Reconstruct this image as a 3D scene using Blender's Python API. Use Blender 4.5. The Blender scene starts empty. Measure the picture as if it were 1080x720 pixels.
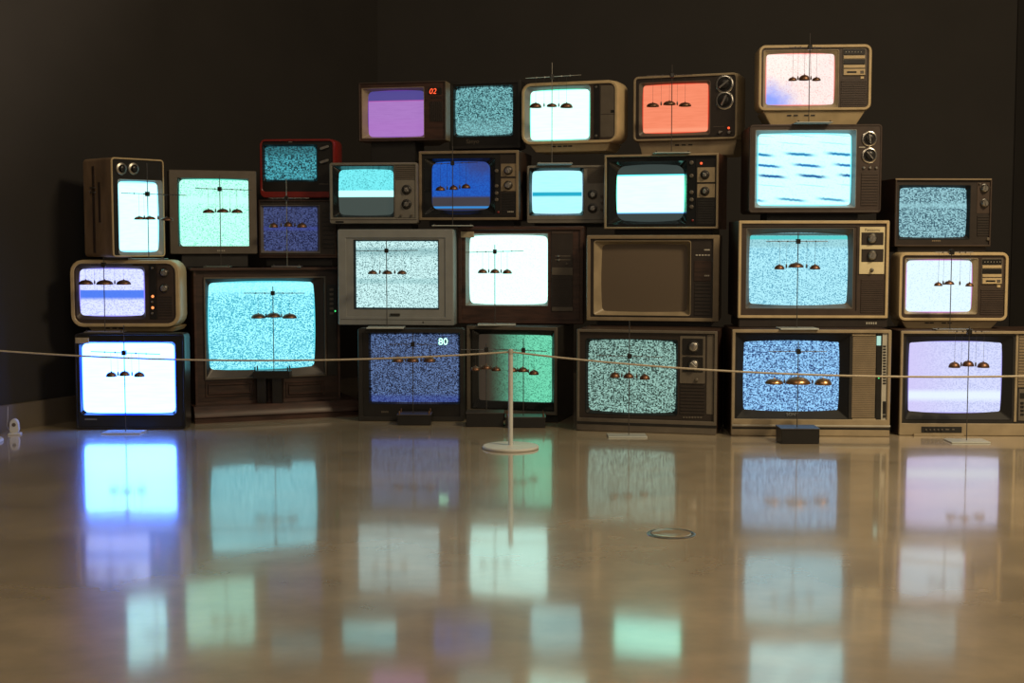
import bpy, bmesh, math, random
from mathutils import Vector
S = bpy.context.scene
C = S.collection
PI = math.pi
random.seed(4)

# ------------------------------------------------------------------ camera, world, lights, exposure
FOC, CAMH, PITCH = 1400.0, 0.79, math.radians(4.21)
cd = bpy.data.cameras.new('camera'); cam = bpy.data.objects.new('camera', cd); C.objects.link(cam)
cd.sensor_width = 36.0; cd.lens = 36.0 * FOC / 1080.0; cd.clip_start = 0.05
cam.location = (0, 0, CAMH); cam.rotation_euler = (PI / 2 - PITCH, 0, 0)
S.camera = cam
S.view_settings.view_transform = 'Standard'; S.view_settings.look = 'None'
S.view_settings.exposure = 0.0; S.view_settings.gamma = 1.0
try: S.view_settings.use_curve_mapping = False
except Exception: pass

w = bpy.data.worlds.new('dim_room'); S.world = w; w.use_nodes = True
w.node_tree.nodes['Background'].inputs[0].default_value = (1.0, 0.80, 0.62, 1)
w.node_tree.nodes['Background'].inputs[1].default_value = 0.105

def aim(o, target):
    d = Vector(target) - Vector(o.location)
    o.rotation_euler = d.to_track_quat('-Z', 'Y').to_euler()
def area(name, loc, target, size, power, col):
    l = bpy.data.lights.new(name, 'AREA'); l.shape = 'SQUARE'; l.size = size; l.energy = power; l.color = col
    o = bpy.data.objects.new(name, l); C.objects.link(o); o.location = loc; aim(o, target); return o
def spot(name, loc, target, power, col, angle, blend, rad=0.05):
    l = bpy.data.lights.new(name, 'SPOT'); l.energy = power; l.color = col; l.spot_size = math.radians(angle)
    l.spot_blend = blend; l.shadow_soft_size = rad
    o = bpy.data.objects.new(name, l); C.objects.link(o); o.location = loc; aim(o, target); return o
WARM = (1.0, 0.78, 0.49)
area('ceiling_panel_light', (3.0, 2.7, 4.0), (2.0, 4.2, 0.0), 1.0, 160, WARM)
area('ceiling_panel_far_left', (-0.8, 1.8, 4.0), (-0.5, 2.6, 0.0), 1.6, 22, (1.0, 0.82, 0.60))
area('gallery_glow', (1.4, -2.0, 3.4), (0.6, 4.6, 0.3), 2.0, 36, (1.0, 0.80, 0.56))
spot('track_light_right', (3.3, 2.6, 3.8), (2.4, 4.7, 0.0), 340, (1.0, 0.80, 0.48), 60, 1.0, 0.08)
S0 = Vector((2.5, 1.0, 3.6))
spot('track_light_left', S0, S0 + Vector((-0.929, 0.356, 0.101)), 900, (1.0, 0.80, 0.60), 75, 0.28, 0.05)

# ------------------------------------------------------------------ projection: picture measurements -> places in the room
ca, sa = math.cos(PITCH), math.sin(PITCH)
def ray(px, py):
    dx = (px - 540) / FOC; up = -(py - 360) / FOC
    return Vector((dx, ca + up * sa, -sa + up * ca))
def at(px, py, Y):
    d = ray(px, py); t = Y / d.y
    return Vector((d.x * t, Y, CAMH + d.z * t))
def on_floor(px, py, z=0.0):
    d = ray(px, py); t = (z - CAMH) / d.z
    return Vector((d.x * t, d.y * t, z))

# ------------------------------------------------------------------ materials
def lin(c):
    f = lambda v: v / 12.92 if v <= 0.04045 else ((v + 0.055) / 1.055) ** 2.4
    return tuple(f(x / 255.0) for x in c)
def mk(name):
    m = bpy.data.materials.new(name); m.use_nodes = True
    nt = m.node_tree; return m, nt, nt.nodes['Principled BSDF']
def plastic(name, col, rough=0.45, var=0.25, scale=30, metal=0.0, spec=0.5, stretch=(1, 1, 1), bump=0.0):
    m, nt, b = mk(name)
    tc = nt.nodes.new('ShaderNodeTexCoord'); mp = nt.nodes.new('ShaderNodeMapping'); mp.inputs['Scale'].default_value = stretch
    n = nt.nodes.new('ShaderNodeTexNoise'); n.inputs['Scale'].default_value = scale; n.inputs['Detail'].default_value = 5
    r = nt.nodes.new('ShaderNodeValToRGB')
    r.color_ramp.elements[0].position = 0.3; r.color_ramp.elements[1].position = 0.7
    r.color_ramp.elements[0].color = tuple(c * (1 - var) for c in col) + (1,)
    r.color_ramp.elements[1].color = tuple(min(1, c * (1 + var)) for c in col) + (1,)
    nt.links.new(tc.outputs['Object'], mp.inputs['Vector']); nt.links.new(mp.outputs[0], n.inputs['Vector'])
    nt.links.new(n.outputs['Fac'], r.inputs['Fac']); nt.links.new(r.outputs['Color'], b.inputs['Base Color'])
    b.inputs['Roughness'].default_value = rough; b.inputs['Metallic'].default_value = metal
    b.inputs['Specular IOR Level'].default_value = spec
    if bump:
        bp = nt.nodes.new('ShaderNodeBump'); bp.inputs['Strength'].default_value = bump; bp.inputs['Distance'].default_value = 0.002
        nt.links.new(n.outputs['Fac'], bp.inputs['Height']); nt.links.new(bp.outputs[0], b.inputs['Normal'])
    return m
def wood(name, col, rough=0.4):
    return plastic(name, col, rough, 0.45, 9, stretch=(1.2, 6, 9), bump=0.1)
def emit(name, col, strength):
    m, nt, b = mk(name)
    b.inputs['Base Color'].default_value = (0.02, 0.02, 0.02, 1)
    b.inputs['Emission Color'].default_value = tuple(col) + (1,); b.inputs['Emission Strength'].default_value = strength
    return m
M = {}
M['cream'] = plastic('cream_plastic', (0.48, 0.37, 0.21), 0.35, 0.12, 14)
M['beige'] = plastic('beige_plastic', (0.29, 0.23, 0.145), 0.42, 0.15, 14)
M['tan'] = plastic('tan_trim', (0.21, 0.16, 0.10), 0.40, 0.12, 20)
M['taupe'] = plastic('taupe_plastic', (0.104, 0.087, 0.067), 0.45, 0.12, 18)
M['greige'] = plastic('grey_beige_plastic', (0.165, 0.152, 0.128), 0.45, 0.1, 18)
M['grey'] = plastic('silver_grey_plastic', (0.23, 0.24, 0.235), 0.40, 0.08, 18)
M['brown'] = plastic('brown_plastic', (0.050, 0.034, 0.026), 0.38, 0.15, 20)
M['darkbrown'] = plastic('dark_brown_plastic', (0.024, 0.0175, 0.014), 0.40, 0.15, 20)
M['black'] = plastic('black_plastic', (0.012, 0.011, 0.010), 0.32, 0.15, 20)
M['charcoal'] = plastic('charcoal_plastic', (0.016, 0.0145, 0.013), 0.45, 0.15, 20)
M['matt'] = plastic('matt_black_plastic', (0.009, 0.0085, 0.008), 0.62, 0.1, 20, spec=0.25)
M['gloss'] = plastic('glossy_black_plastic', (0.010, 0.011, 0.011), 0.14, 0.1, 20)
M['red'] = plastic('red_plastic', (0.19, 0.016, 0.013), 0.32, 0.15, 16)
M['wood'] = wood('dark_walnut_wood', (0.036, 0.019, 0.013))
M['redwood'] = wood('reddish_walnut_wood', (0.046, 0.021, 0.014))
M['sidewood'] = wood('mahogany_side_wood', (0.11, 0.045, 0.028))
M['vinyl'] = plastic('worn_tan_vinyl', (0.24, 0.16, 0.095), 0.55, 0.35, 12, stretch=(1, 1, 0.5), bump=0.2)
M['chrome'] = plastic('chrome', (0.62, 0.58, 0.50), 0.22, 0.05, 20, metal=1.0)
M['steel'] = plastic('brushed_steel', (0.40, 0.38, 0.34), 0.35, 0.15, 40, metal=1.0)
M['darksteel'] = plastic('dark_steel', (0.10, 0.09, 0.085), 0.4, 0.15, 40, metal=0.7)
M['copper'] = plastic('copper', (0.17, 0.090, 0.055), 0.42, 0.3, 35, metal=0.8)
M['brass'] = plastic('brass', (0.42, 0.235, 0.11), 0.30, 0.2, 35, metal=0.95)
M['white'] = plastic('white_powder_coat', (0.58, 0.58, 0.54), 0.4, 0.05, 20)
M['acrylic'] = plastic('pale_plate', (0.42, 0.45, 0.43), 0.18, 0.05, 20)
M['paper'] = plastic('paper_sticker', (0.36, 0.30, 0.20), 0.7, 0.15, 60)
M['cord'] = plastic('cotton_cord', (0.50, 0.43, 0.32), 0.7, 0.15, 90)
M['panelcream'] = plastic('cream_dial_panel', (0.62, 0.54, 0.34), 0.4, 0.08, 20)
M['lightgrey'] = plastic('light_grey_inlay', (0.40, 0.38, 0.32), 0.5, 0.1, 20)
M['mirror'] = plastic('polished_lid', (0.36, 0.31, 0.225), 0.10, 0.1, 20, metal=0.25)
M['led_red'] = emit('red_indicator', (1.0, 0.10, 0.03), 1.6)
M['led_orange'] = emit('orange_indicator', (1.0, 0.28, 0.08), 1.6)
M['led_green'] = emit('green_indicator', (0.08, 1.0, 0.25), 1.0)
M['osd'] = emit('on_screen_green', (0.40, 1.0, 0.62), 2.6)
M['lamp_teal'] = emit('teal_channel_lamp', (0.55, 0.95, 0.80), 0.75)

def screen_mat(name, light, dark=None, st=1.0, grain=1.0, aspect=1.35, bands=(), edge=None, edge_w=0.04, lohi=(0.36, 0.64),
               hgrad=None, corner=None, dashes=None, tint=None, edge_first=False):
    """picture on a tube: static between two colours, bands across it, a coloured fringe; u, v run 0..1 over the glass"""
    m, nt, b = mk('screen_picture_' + name)
    N, L = nt.nodes, nt.links
    def math_(op, a, c=None):
        n = N.new('ShaderNodeMath'); n.operation = op
        for i, x in enumerate((a, c)):
            if x is None: continue
            if isinstance(x, (int, float)): n.inputs[i].default_value = x
            else: L.new(x, n.inputs[i])
        return n.outputs[0]
    def ramp(x, a, c):          # smoothstep
        n = N.new('ShaderNodeMapRange'); n.interpolation_type = 'SMOOTHSTEP'
        L.new(x, n.inputs[0]); n.inputs[1].default_value = a; n.inputs[2].default_value = c
        return n.outputs[0]
    def mix(f, a, c):
        n = N.new('ShaderNodeMix'); n.data_type = 'RGBA'
        if isinstance(f, (int, float)): n.inputs[0].default_value = f
        else: L.new(f, n.inputs[0])
        for i, x in ((6, a), (7, c)):
            if isinstance(x, tuple): n.inputs[i].default_value = lin(x) + (1,)
            else: L.new(x, n.inputs[i])
        return n.outputs[2]
    uv = N.new('ShaderNodeUVMap'); uv.uv_map = 'UVMap'
    sp = N.new('ShaderNodeSeparateXYZ'); L.new(uv.outputs[0], sp.inputs[0])
    u, v = sp.outputs[0], sp.outputs[1]
    def noise(su, sv, detail=2.0, off=0.0, label=''):
        mp = N.new('ShaderNodeMapping'); mp.inputs['Scale'].default_value = (su, sv, 1); mp.inputs['Location'].default_value = (off, off * 0.7, 0)
        L.new(uv.outputs[0], mp.inputs['Vector'])
        n = N.new('ShaderNodeTexNoise'); n.noise_dimensions = '2D'; n.inputs['Scale'].default_value = 1.0; mp.label = label
        n.inputs['Detail'].default_value = detail; n.inputs['Roughness'].default_value = 0.6
        L.new(mp.outputs[0], n.inputs['Vector']); return n.outputs['Fac']
    off = random.uniform(0, 50)
    if dark is not None:
        s1 = noise(grain, grain, 2.0, off, 'grain')
        mp = N.new('ShaderNodeMapping'); mp.label = 'grain_cell'; mp.inputs['Scale'].default_value = (grain, grain, 1); L.new(uv.outputs[0], mp.inputs['Vector'])
        fl = N.new('ShaderNodeVectorMath'); fl.operation = 'FLOOR'; L.new(mp.outputs[0], fl.inputs[0])
        wn = N.new('ShaderNodeTexWhiteNoise'); wn.noise_dimensions = '2D'; L.new(fl.outputs[0], wn.inputs['Vector'])
        mid, half = (lohi[0] + lohi[1]) / 2, (lohi[1] - lohi[0]) / 2
        s = math_('ADD', math_('MULTIPLY', s1, 0.68), math_('MULTIPLY', wn.outputs['Value'], 0.32))
        s = ramp(s, mid - half * 1.25, mid + half * 1.25)
        col = mix(s, dark, light)
    else:
        col = mix(ramp(noise(3, 30, 3, off), 0.35, 0.7), light, tuple(max(0, x - 7) for x in light))
    if hgrad:                   # (u0, u1, colour): the picture changes into this colour towards the left
        u0, u1, c = hgrad
        f = ramp(u, u1, u0); col = mix(f, col, c)
    if corner:                  # (u, v, radius, colour, amount)
        cu, cv, rr, c, amt = corner
        d = math_('SQRT', math_('ADD', math_('POWER', math_('SUBTRACT', u, cu), 2.0), math_('POWER', math_('SUBTRACT', v, cv), 2.0)))
        wob = math_('ADD', d, math_('MULTIPLY', math_('SUBTRACT', noise(5, 5, 3, off + 3), 0.5), 0.3))
        col = mix(math_('MULTIPLY', ramp(wob, rr, 0.0), amt), col, c)
    if dashes:                  # broken dark streaks: list of (v, half height, colour)
        for (dv, hh, c, thr) in dashes:
            wob = math_('ADD', v, math_('MULTIPLY', math_('SUBTRACT', noise(30, 3, 2, off + dv * 90), 0.5), 0.02))
            slope = math_('ADD', wob, math_('MULTIPLY', math_('SUBTRACT', math_('FRACT', math_('ADD', math_('MULTIPLY', u, 2.3), dv * 7.7)), 0.5), 0.05))
            mk_ = ramp(math_('ABSOLUTE', math_('SUBTRACT', slope, dv)), hh, hh * 0.25)
            fr = math_('ABSOLUTE', math_('SUBTRACT', math_('FRACT', math_('ADD', math_('MULTIPLY', u, 2.3), dv * 7.7)), 0.5))
            col = mix(math_('MULTIPLY', math_('MULTIPLY', mk_, ramp(fr, 0.5, 0.15)), thr), col, c)
    def fringe(col):
        if not edge: return col
        du = math_('MINIMUM', u, math_('SUBTRACT', 1.0, u)); dv = math_('MULTIPLY', math_('MINIMUM', v, math_('SUBTRACT', 1.0, v)), 1 / aspect)
        return mix(ramp(math_('MINIMUM', du, dv), edge_w, 0.0), col, edge)
    if edge_first: col = fringe(col)
    for (v0, v1, soft0, soft1, c, amt) in bands:
        f = math_('MULTIPLY', ramp(v, v0 - soft0, v0 + soft0), ramp(v, v1 + soft1, v1 - soft1))
        col = mix(math_('MULTIPLY', f, amt), col, c)
    if not edge_first: col = fringe(col)
    if tint:
        n = N.new('ShaderNodeMix'); n.data_type = 'RGBA'; n.blend_type = 'MULTIPLY'; n.inputs[0].default_value = 1.0
        L.new(col, n.inputs[6]); n.inputs[7].default_value = tuple(tint) + (1,); col = n.outputs[2]
    L.new(col, b.inputs['Emission Color']); b.inputs['Emission Strength'].default_value = st
    b.inputs['Base Color'].default_value = (0.02, 0.02, 0.02, 1); b.inputs['Roughness'].default_value = 0.12
    b.inputs['Specular IOR Level'].default_value = 0.4
    return m
def off_screen():
    m, nt, b = mk('screen_switched_off')
    b.inputs['Base Color'].default_value = (0.115, 0.088, 0.062, 1); b.inputs['Roughness'].default_value = 0.10
    n = nt.nodes.new('ShaderNodeTexNoise'); n.inputs['Scale'].default_value = 2.0
    r = nt.nodes.new('ShaderNodeMapRange'); r.inputs[3].default_value = 0.08; r.inputs[4].default_value = 0.16
    nt.links.new(n.outputs['Fac'], r.inputs[0]); nt.links.new(r.outputs[0], b.inputs['Roughness'])
    return m

def floor_mat():
    m, nt, b = mk('polished_concrete'); N, L = nt.nodes, nt.links
    tc = N.new('ShaderNodeTexCoord')
    def noise(scale, detail=6, st=(1, 1, 1)):
        mp = N.new('ShaderNodeMapping'); mp.inputs['Scale'].default_value = st; L.new(tc.outputs['Object'], mp.inputs['Vector'])
        n = N.new('ShaderNodeTexNoise'); n.inputs['Scale'].default_value = scale; n.inputs['Detail'].default_value = detail
        L.new(mp.outputs[0], n.inputs['Vector']); return n.outputs['Fac']
    r = N.new('ShaderNodeValToRGB'); e = r.color_ramp.elements
    e[0].position = 0.30; e[0].color = (0.33, 0.272, 0.188, 1); e[1].position = 0.72; e[1].color = (0.50, 0.415, 0.29, 1)
    L.new(noise(1.3, 9, (1, 1.6, 1)), r.inputs['Fac'])
    r2 = N.new('ShaderNodeValToRGB'); e = r2.color_ramp.elements
    e[0].position = 0.35; e[0].color = (0.80, 0.80, 0.80, 1); e[1].position = 0.65; e[1].color = (1.08, 1.06, 1.02, 1)
    L.new(noise(9, 8), r2.inputs['Fac'])
    mx = N.new('ShaderNodeMix'); mx.data_type = 'RGBA'; mx.blend_type = 'MULTIPLY'; mx.inputs[0].default_value = 0.6
    L.new(r.outputs[0], mx.inputs[6]); L.new(r2.outputs[0], mx.inputs[7]); L.new(mx.outputs[2], b.inputs['Base Color'])
    mr = N.new('ShaderNodeMapRange'); mr.inputs[3].default_value = 0.05; mr.inputs[4].default_value = 0.11
    L.new(noise(3, 5), mr.inputs[0]); L.new(mr.outputs[0], b.inputs['Coat Roughness'])
    b.inputs['Coat Weight'].default_value = 1.0; b.inputs['Coat IOR'].default_value = 1.85      # clear sealer over the worn slab
    b.inputs['Roughness'].default_value = 0.27; b.inputs['IOR'].default_value = 1.48
    bp = N.new('ShaderNodeBump'); bp.inputs['Strength'].default_value = 0.05; bp.inputs['Distance'].default_value = 0.01
    L.new(noise(2.2, 3), bp.inputs['Height']); L.new(bp.outputs[0], b.inputs['Normal']); L.new(bp.outputs[0], b.inputs['Coat Normal'])
    return m
M['floor'] = floor_mat()
M['wall'] = plastic('dark_painted_wall', (0.0170, 0.0147, 0.0132), 0.8, 0.12, 3, bump=0.05)
M['skirting'] = plastic('brown_grey_skirting', (0.10, 0.082, 0.06), 0.6, 0.1, 6)

# ------------------------------------------------------------------ mesh helpers
ES = 6
def outline(rect, r, bow=(0, 0), cs=4):
    """points of a rounded rectangle, counter-clockwise seen from the front; bow pushes the edges outwards"""
    x0, z0, x1, z1 = rect; W, H = x1 - x0, z1 - z0
    r = max(0.0003, min(r, W * 0.49, H * 0.49)); pts = []
    corners = [((x1 - r, z0 + r), -PI / 2), ((x1 - r, z1 - r), 0), ((x0 + r, z1 - r), PI / 2), ((x0 + r, z0 + r), PI)]
    for k, ((cx, cz), a0) in enumerate(corners):
        arc = [(cx + r * math.cos(a0 + PI / 2 * i / cs), cz + r * math.sin(a0 + PI / 2 * i / cs)) for i in range(cs + 1)]
        pts += arc
        (nx, nz), na = corners[(k + 1) % 4]
        q = (nx + r * math.cos(na), nz + r * math.sin(na)); p = arc[-1]
        for i in range(1, ES):
            t = i / ES; pts.append((p[0] + (q[0] - p[0]) * t, p[1] + (q[1] - p[1]) * t))
    if bow[0] or bow[1]:
        mx, mz = (x0 + x1) / 2, (z0 + z1) / 2; out = []
        for x, z in pts:
            a, c = (x - mx) / (W / 2), (z - mz) / (H / 2)
            out.append((x + bow[0] * a * (1 - c * c), z + bow[1] * c * (1 - a * a)))
        pts = out
    return pts
def inset(rect, d, db=None, dt=None):
    db = d if db is None else db; dt = d if dt is None else dt
    return (rect[0] + d, rect[1] + db, rect[2] - d, rect[3] - dt)
def new(): return bmesh.new()
def loft(bm, loops, cap0=False, cap1=False, mi=0):
    """loops: list of (points2d, y)"""
    rings = [[bm.verts.new((x, y, z)) for x, z in pts] for pts, y in loops]
    n = len(rings[0])
    for a, b in zip(rings, rings[1:]):
        for i in range(n):
            f = bm.faces.new((a[i], a[(i + 1) % n], b[(i + 1) % n], b[i])); f.material_index = mi
    if cap0: bm.faces.new(rings[0]).material_index = mi
    if cap1: bm.faces.new(list(reversed(rings[-1]))).material_index = mi
    return rings
def slab(bm, rect, y0, y1, r=0.001, bev=0.0008, mi=0):
    """a plate with rounded corners; y0 is the face towards the viewer"""
    b = min(bev, (y1 - y0) * 0.45)
    loft(bm, [(outline(inset(rect, b), max(0.0003, r - b)), y0), (outline(rect, r), y0 + b), (outline(rect, r), y1)], True, True, mi)
def box(bm, lo, hi, mi=0):
    vs = [bm.verts.new((x, y, z)) for x in (lo[0], hi[0]) for y in (lo[1], hi[1]) for z in (lo[2], hi[2])]
    for q in ((0, 1, 3, 2), (4, 6, 7, 5), (0, 4, 5, 1), (2, 3, 7, 6), (0, 2, 6, 4), (1, 5, 7, 3)):
        bm.faces.new([vs[i] for i in q]).material_index = mi
def lathe_y(bm, cx, cz, prof, mats=None, seg=28):
    """prof: (radius, y) from the back to the front"""
    rings = []
    for (r, y) in prof:
        rings.append([bm.verts.new((cx + r * math.cos(2 * PI * i / seg), y, cz + r * math.sin(2 * PI * i / seg))) for i in range(seg)])
    for k, (a, b) in enumerate(zip(rings, rings[1:])):
        for i in range(seg):
            f = bm.faces.new((a[i], a[(i + 1) % seg], b[(i + 1) % seg], b[i])); f.material_index = mats[k] if mats else 0
    f = bm.faces.new(rings[-1]); f.material_index = mats[-1] if mats else 0
    bm.faces.new(list(reversed(rings[0])))
def lathe_z(bm, c, prof, seg=24, close=True, mi=0):
    """prof: (radius, z)"""
    rings = [[bm.verts.new((c[0] + r * math.cos(2 * PI * i / seg), c[1] + r * math.sin(2 * PI * i / seg), c[2] + z)) for i in range(seg)] for r, z in prof]
    for a, b in zip(rings, rings[1:]):
        for i in range(seg):
            bm.faces.new((a[i], a[(i + 1) % seg], b[(i + 1) % seg], b[i])).material_index = mi
    if close:
        bm.faces.new(list(reversed(rings[0]))); bm.faces.new(rings[-1])
def tube(bm, pts, r, seg=8):
    pts = [Vector(p) for p in pts]; rings = []
    for i, p in enumerate(pts):
        d = (pts[min(i + 1, len(pts) - 1)] - pts[max(i - 1, 0)]).normalized()
        a = d.orthogonal().normalized() if not rings else (prev - d * prev.dot(d)).normalized()
        prev = a; b = d.cross(a)
        rings.append([bm.verts.new(p + a * r * math.cos(2 * PI * k / seg) + b * r * math.sin(2 * PI * k / seg)) for k in range(seg)])
    for a, b in zip(rings, rings[1:]):
        for i in range(seg): bm.faces.new((a[i], a[(i + 1) % seg], b[(i + 1) % seg], b[i]))
    bm.faces.new(list(reversed(rings[0]))); bm.faces.new(rings[-1])
def obj(name, bm, mats, parent=None, smooth=True, fixn=True):
    if fixn: bmesh.ops.recalc_face_normals(bm, faces=bm.faces[:])
    me = bpy.data.meshes.new(name); bm.to_mesh(me); bm.free()
    for m in (mats if isinstance(mats, (list, tuple)) else [mats]): me.materials.append(M[m] if isinstance(m, str) else m)
    if smooth:
        me.shade_smooth(); me.set_sharp_from_angle(angle=math.radians(35))
    o = bpy.data.objects.new(name, me); C.objects.link(o)
    if parent: o.parent = parent
    return o
def tag(o, label, cat, group=None):
    o['label'] = label; o['category'] = cat
    if group: o['group'] = group
    return o
def thing(name, loc, rz, label, cat, group=None):
    o = bpy.data.objects.new(name, None); C.objects.link(o); o.empty_display_size = 0.1
    o.location = loc; o.rotation_euler = (0, 0, rz)
    return tag(o, label, cat, group)
def text(name, body, cx, cz, y, width, mat, parent, thick=0.0006, shear=0.0):
    cu = bpy.data.curves.new(name, 'FONT'); cu.body = body; cu.align_x = 'CENTER'; cu.align_y = 'CENTER'; cu.extrude = 0.02; cu.shear = shear
    t = bpy.data.objects.new(name, cu); me = bpy.data.meshes.new_from_object(t)
    xs = [v.co.x for v in me.vertices]; ys = [v.co.y for v in me.vertices]
    k = width / (max(xs) - min(xs)); mx, my = (max(xs) + min(xs)) / 2, (max(ys) + min(ys)) / 2
    for v in me.vertices: v.co = ((v.co.x - mx) * k + cx, y - v.co.z * thick / 0.02, (v.co.y - my) * k + cz)
    me.materials.clear(); me.materials.append(M[mat])
    bpy.data.objects.remove(t)
    o = bpy.data.objects.new(name, me); C.objects.link(o); o.parent = parent
    return o

# ------------------------------------------------------------------ the room
def struct(name, bm, m):
    o = obj(name, bm, m, smooth=False); o['kind'] = 'structure'; return o
WX, WY = -2.195, 5.47          # a point on the foot of the slanting left wall
SL = 1.9
cornerY = (WY - SL * WX) / (1 + SL * 140 / FOC); cornerX = -140 / FOC * cornerY
rcX, rcY = 525 / FOC * cornerY, cornerY
H = 4.2
def lx(Y): return WX + (Y - WY) / SL
bm = new(); box(bm, (-6.5, -4.0, -0.1), (6.5, cornerY + 0.3, 0.0)); struct('floor', bm, 'floor')
def wall_strip(name, p, q, th, z0, z1, m):
    """a wall from p to q on plan, thickened away from the room"""
    p, q = Vector(p), Vector(q); d = (q - p).normalized(); n = Vector((-d.y, d.x)) * th
    bm = new(); pts = [p, q, q + n, p + n]
    lo = [bm.verts.new((a.x, a.y, z0)) for a in pts]; hi = [bm.verts.new((a.x, a.y, z1)) for a in pts]
    bm.faces.new(lo); bm.faces.new(hi)
    for i in range(4): bm.faces.new((lo[i], lo[(i + 1) % 4], hi[(i + 1) % 4], hi[i]))
    return struct(name, bm, m)
y_near = 1.5
wall_strip('wall_left', (lx(y_near), y_near), (cornerX, cornerY), 0.15, 0, H, 'wall')
wall_strip('wall_back', (cornerX - 0.02, cornerY), (rcX + 0.02, rcY), 0.15, 0, H, 'wall')
wall_strip('wall_right', (rcX, rcY - 0.012), (rcX + 2.2, rcY - 2.6), 0.15, 0, H, 'wall')
# low skirting along the left wall
wall_strip('baseboard_left', (lx(y_near) + 0.022, y_near), (cornerX + 0.012, cornerY - 0.02), 0.02, 0, 0.112, 'skirting')

# ------------------------------------------------------------------ televisions
TVS = {}
class TV:
    def __init__(s, key, label, rect, Y, yaw=0, sup=None, cat='television'):
        x0, y0, x1, y1 = rect
        s.yaw = math.radians(yaw); s.px = rect
        s.R = Vector((math.cos(s.yaw), -math.sin(s.yaw), 0)); s.B = Vector((math.sin(s.yaw), math.cos(s.yaw), 0))
        cx = (x0 + x1) / 2; c = at(cx, (y0 + y1) / 2, Y); s.P = Vector((c.x, c.y, 0))
        s.z0 = 0.0
        s.z0 = max([TVS[k].top for k in sup]) if sup else 0.0
        s.root = thing('television', (c.x, c.y, s.z0), -s.yaw, label, cat, 'old televisions stacked in a wall')
        s.k = Y / FOC
        s.face = s.r(rect)
        s.gap = s.face[1]
        if s.gap < 0.0 or (not sup): s.face = (s.face[0], max(0.0, s.face[1]) if sup else 0.0, s.face[2], s.face[3])
        s.top = s.z0 + s.face[3]; s.rec = 0.0
        TVS[key] = s
        if 0: print('TV', key, 'z0 %.3f gap %.3f top %.3f w %.3f' % (s.z0, s.gap, s.top, s.face[2] - s.face[0]))
    def p(s, px, py):
        d = ray(px, py); t = s.P.dot(s.B) / d.dot(s.B); q = Vector((0, 0, CAMH)) + d * t
        return (q - s.P).dot(s.R), q.z - s.z0
    def r(s, rc):
        x0, y0, x1, y1 = rc
        a, b, c, d = s.p(x0, y0), s.p(x1, y0), s.p(x0, y1), s.p(x1, y1)
        return ((a[0] + c[0]) / 2, (c[1] + d[1]) / 2, (b[0] + d[0]) / 2, (a[1] + b[1]) / 2)
    def cabinet(s, mat, r=2, rim=2.5, depth=0.34, shape='box', rec=0.012, back='charcoal', rimb=None, rimr=None, side=None, swell=0.003):
        """shell: the rim round the front, the sides and the tapering back"""
        k = s.k; f = s.face; R = r * k; m = rim * k
        inner = (f[0] + m, f[1] + (m if rimb is None else rimb * k), f[2] - (m if rimr is None else rimr * k), f[3] - m)
        s.inner = inner; s.rec = rec; s.depth = depth
        bm = new(); ri = max(0.001, R - m)
        loft(bm, [(outline(inner, ri), rec + 0.004), (outline(inner, ri), 0.0015), (outline(inset(inner, -0.0015), ri), 0.0),
                  (outline(inset(f, 0.003), max(0.001, R - 0.003)), 0.0), (outline(f, R), 0.004)])
        mi = 1 if side else 0
        if shape == 'box':
            sec = [(f, R, 0.004), (f, R, depth * 0.80), (inset(f, 0.006), R, depth * 0.81)]
            loft(bm, [(outline(q, rr), y) for q, rr, y in sec], mi=mi)
            q0 = inset(f, 0.006)
            b1 = inset(f, (f[2] - f[0]) * 0.16, 0.0, (f[3] - f[1]) * 0.20)
            loft(bm, [(outline(q0, R), depth * 0.81), (outline(b1, R + 0.01), depth * 0.96), (outline(inset(b1, 0.01, 0), R + 0.01), depth)], False, True, mi=mi)
        elif shape == 'portable':
            w_ = f[2] - f[0]; h_ = f[3] - f[1]
            sec = [(f, R, 0.004), (inset(f, -swell, 0.0, 0.0), R, 0.03 + swell), (inset(f, -swell * 0.9, 0.0, 0.0), R, depth * 0.45),
                   (inset(f, w_ * 0.025, h_ * 0.015, h_ * 0.03), R * 1.1, depth * 0.66), (inset(f, w_ * 0.09, h_ * 0.05, h_ * 0.11), R * 1.2, depth * 0.88),
                   (inset(f, w_ * 0.22, h_ * 0.12, h_ * 0.26), R * 1.2, depth)]
            loft(bm, [(outline(q, rr), y) for q, rr, y in sec], False, True, mi=mi)
        elif shape == 'crt':
            w_ = f[2] - f[0]; h_ = f[3] - f[1]
            sec = [(f, R, 0.004), (inset(f, 0.001, 0), R, depth * 0.28), (inset(f, w_ * 0.10, 0, h_ * 0.08), R * 2, depth * 0.5),
                   (inset(f, w_ * 0.22, 0, h_ * 0.24), R * 3, depth * 0.92), (inset(f, w_ * 0.25, 0.0, h_ * 0.28), R * 3, depth)]
            loft(bm, [(outline(q, rr), y) for q, rr, y in sec], False, True, mi=mi)
        bmesh.ops.remove_doubles(bm, verts=bm.verts[:], dist=1e-5)
        s.cab = obj('cabinet', bm, [mat, side] if side else mat, s.root)
        return s
    def bars(s, name, rects, y, th, mats, parent=None, r=0.0006):
        bm = new()
        for rc in rects: slab(bm, s.r(rc), s.rec + y - th, s.rec + y + 0.0015, r)
        return obj(name, bm, mats, parent or s.root)
    def front(s, mat, opening, ro=2):
        """front panel inside the rim, with the opening for the tube"""
        s.op = s.r(opening); s.ro = ro * s.k
        bm = new()
        loft(bm, [(outline(inset(s.inner, -0.001), 0.002), s.rec + 0.003), (outline(inset(s.inner, -0.001), 0.002), s.rec), (outline(s.op, s.ro), s.rec), (outline(s.op, s.ro), s.rec + 0.006)])
        s.panel = obj('front_panel', bm, mat, s.root); return s
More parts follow.
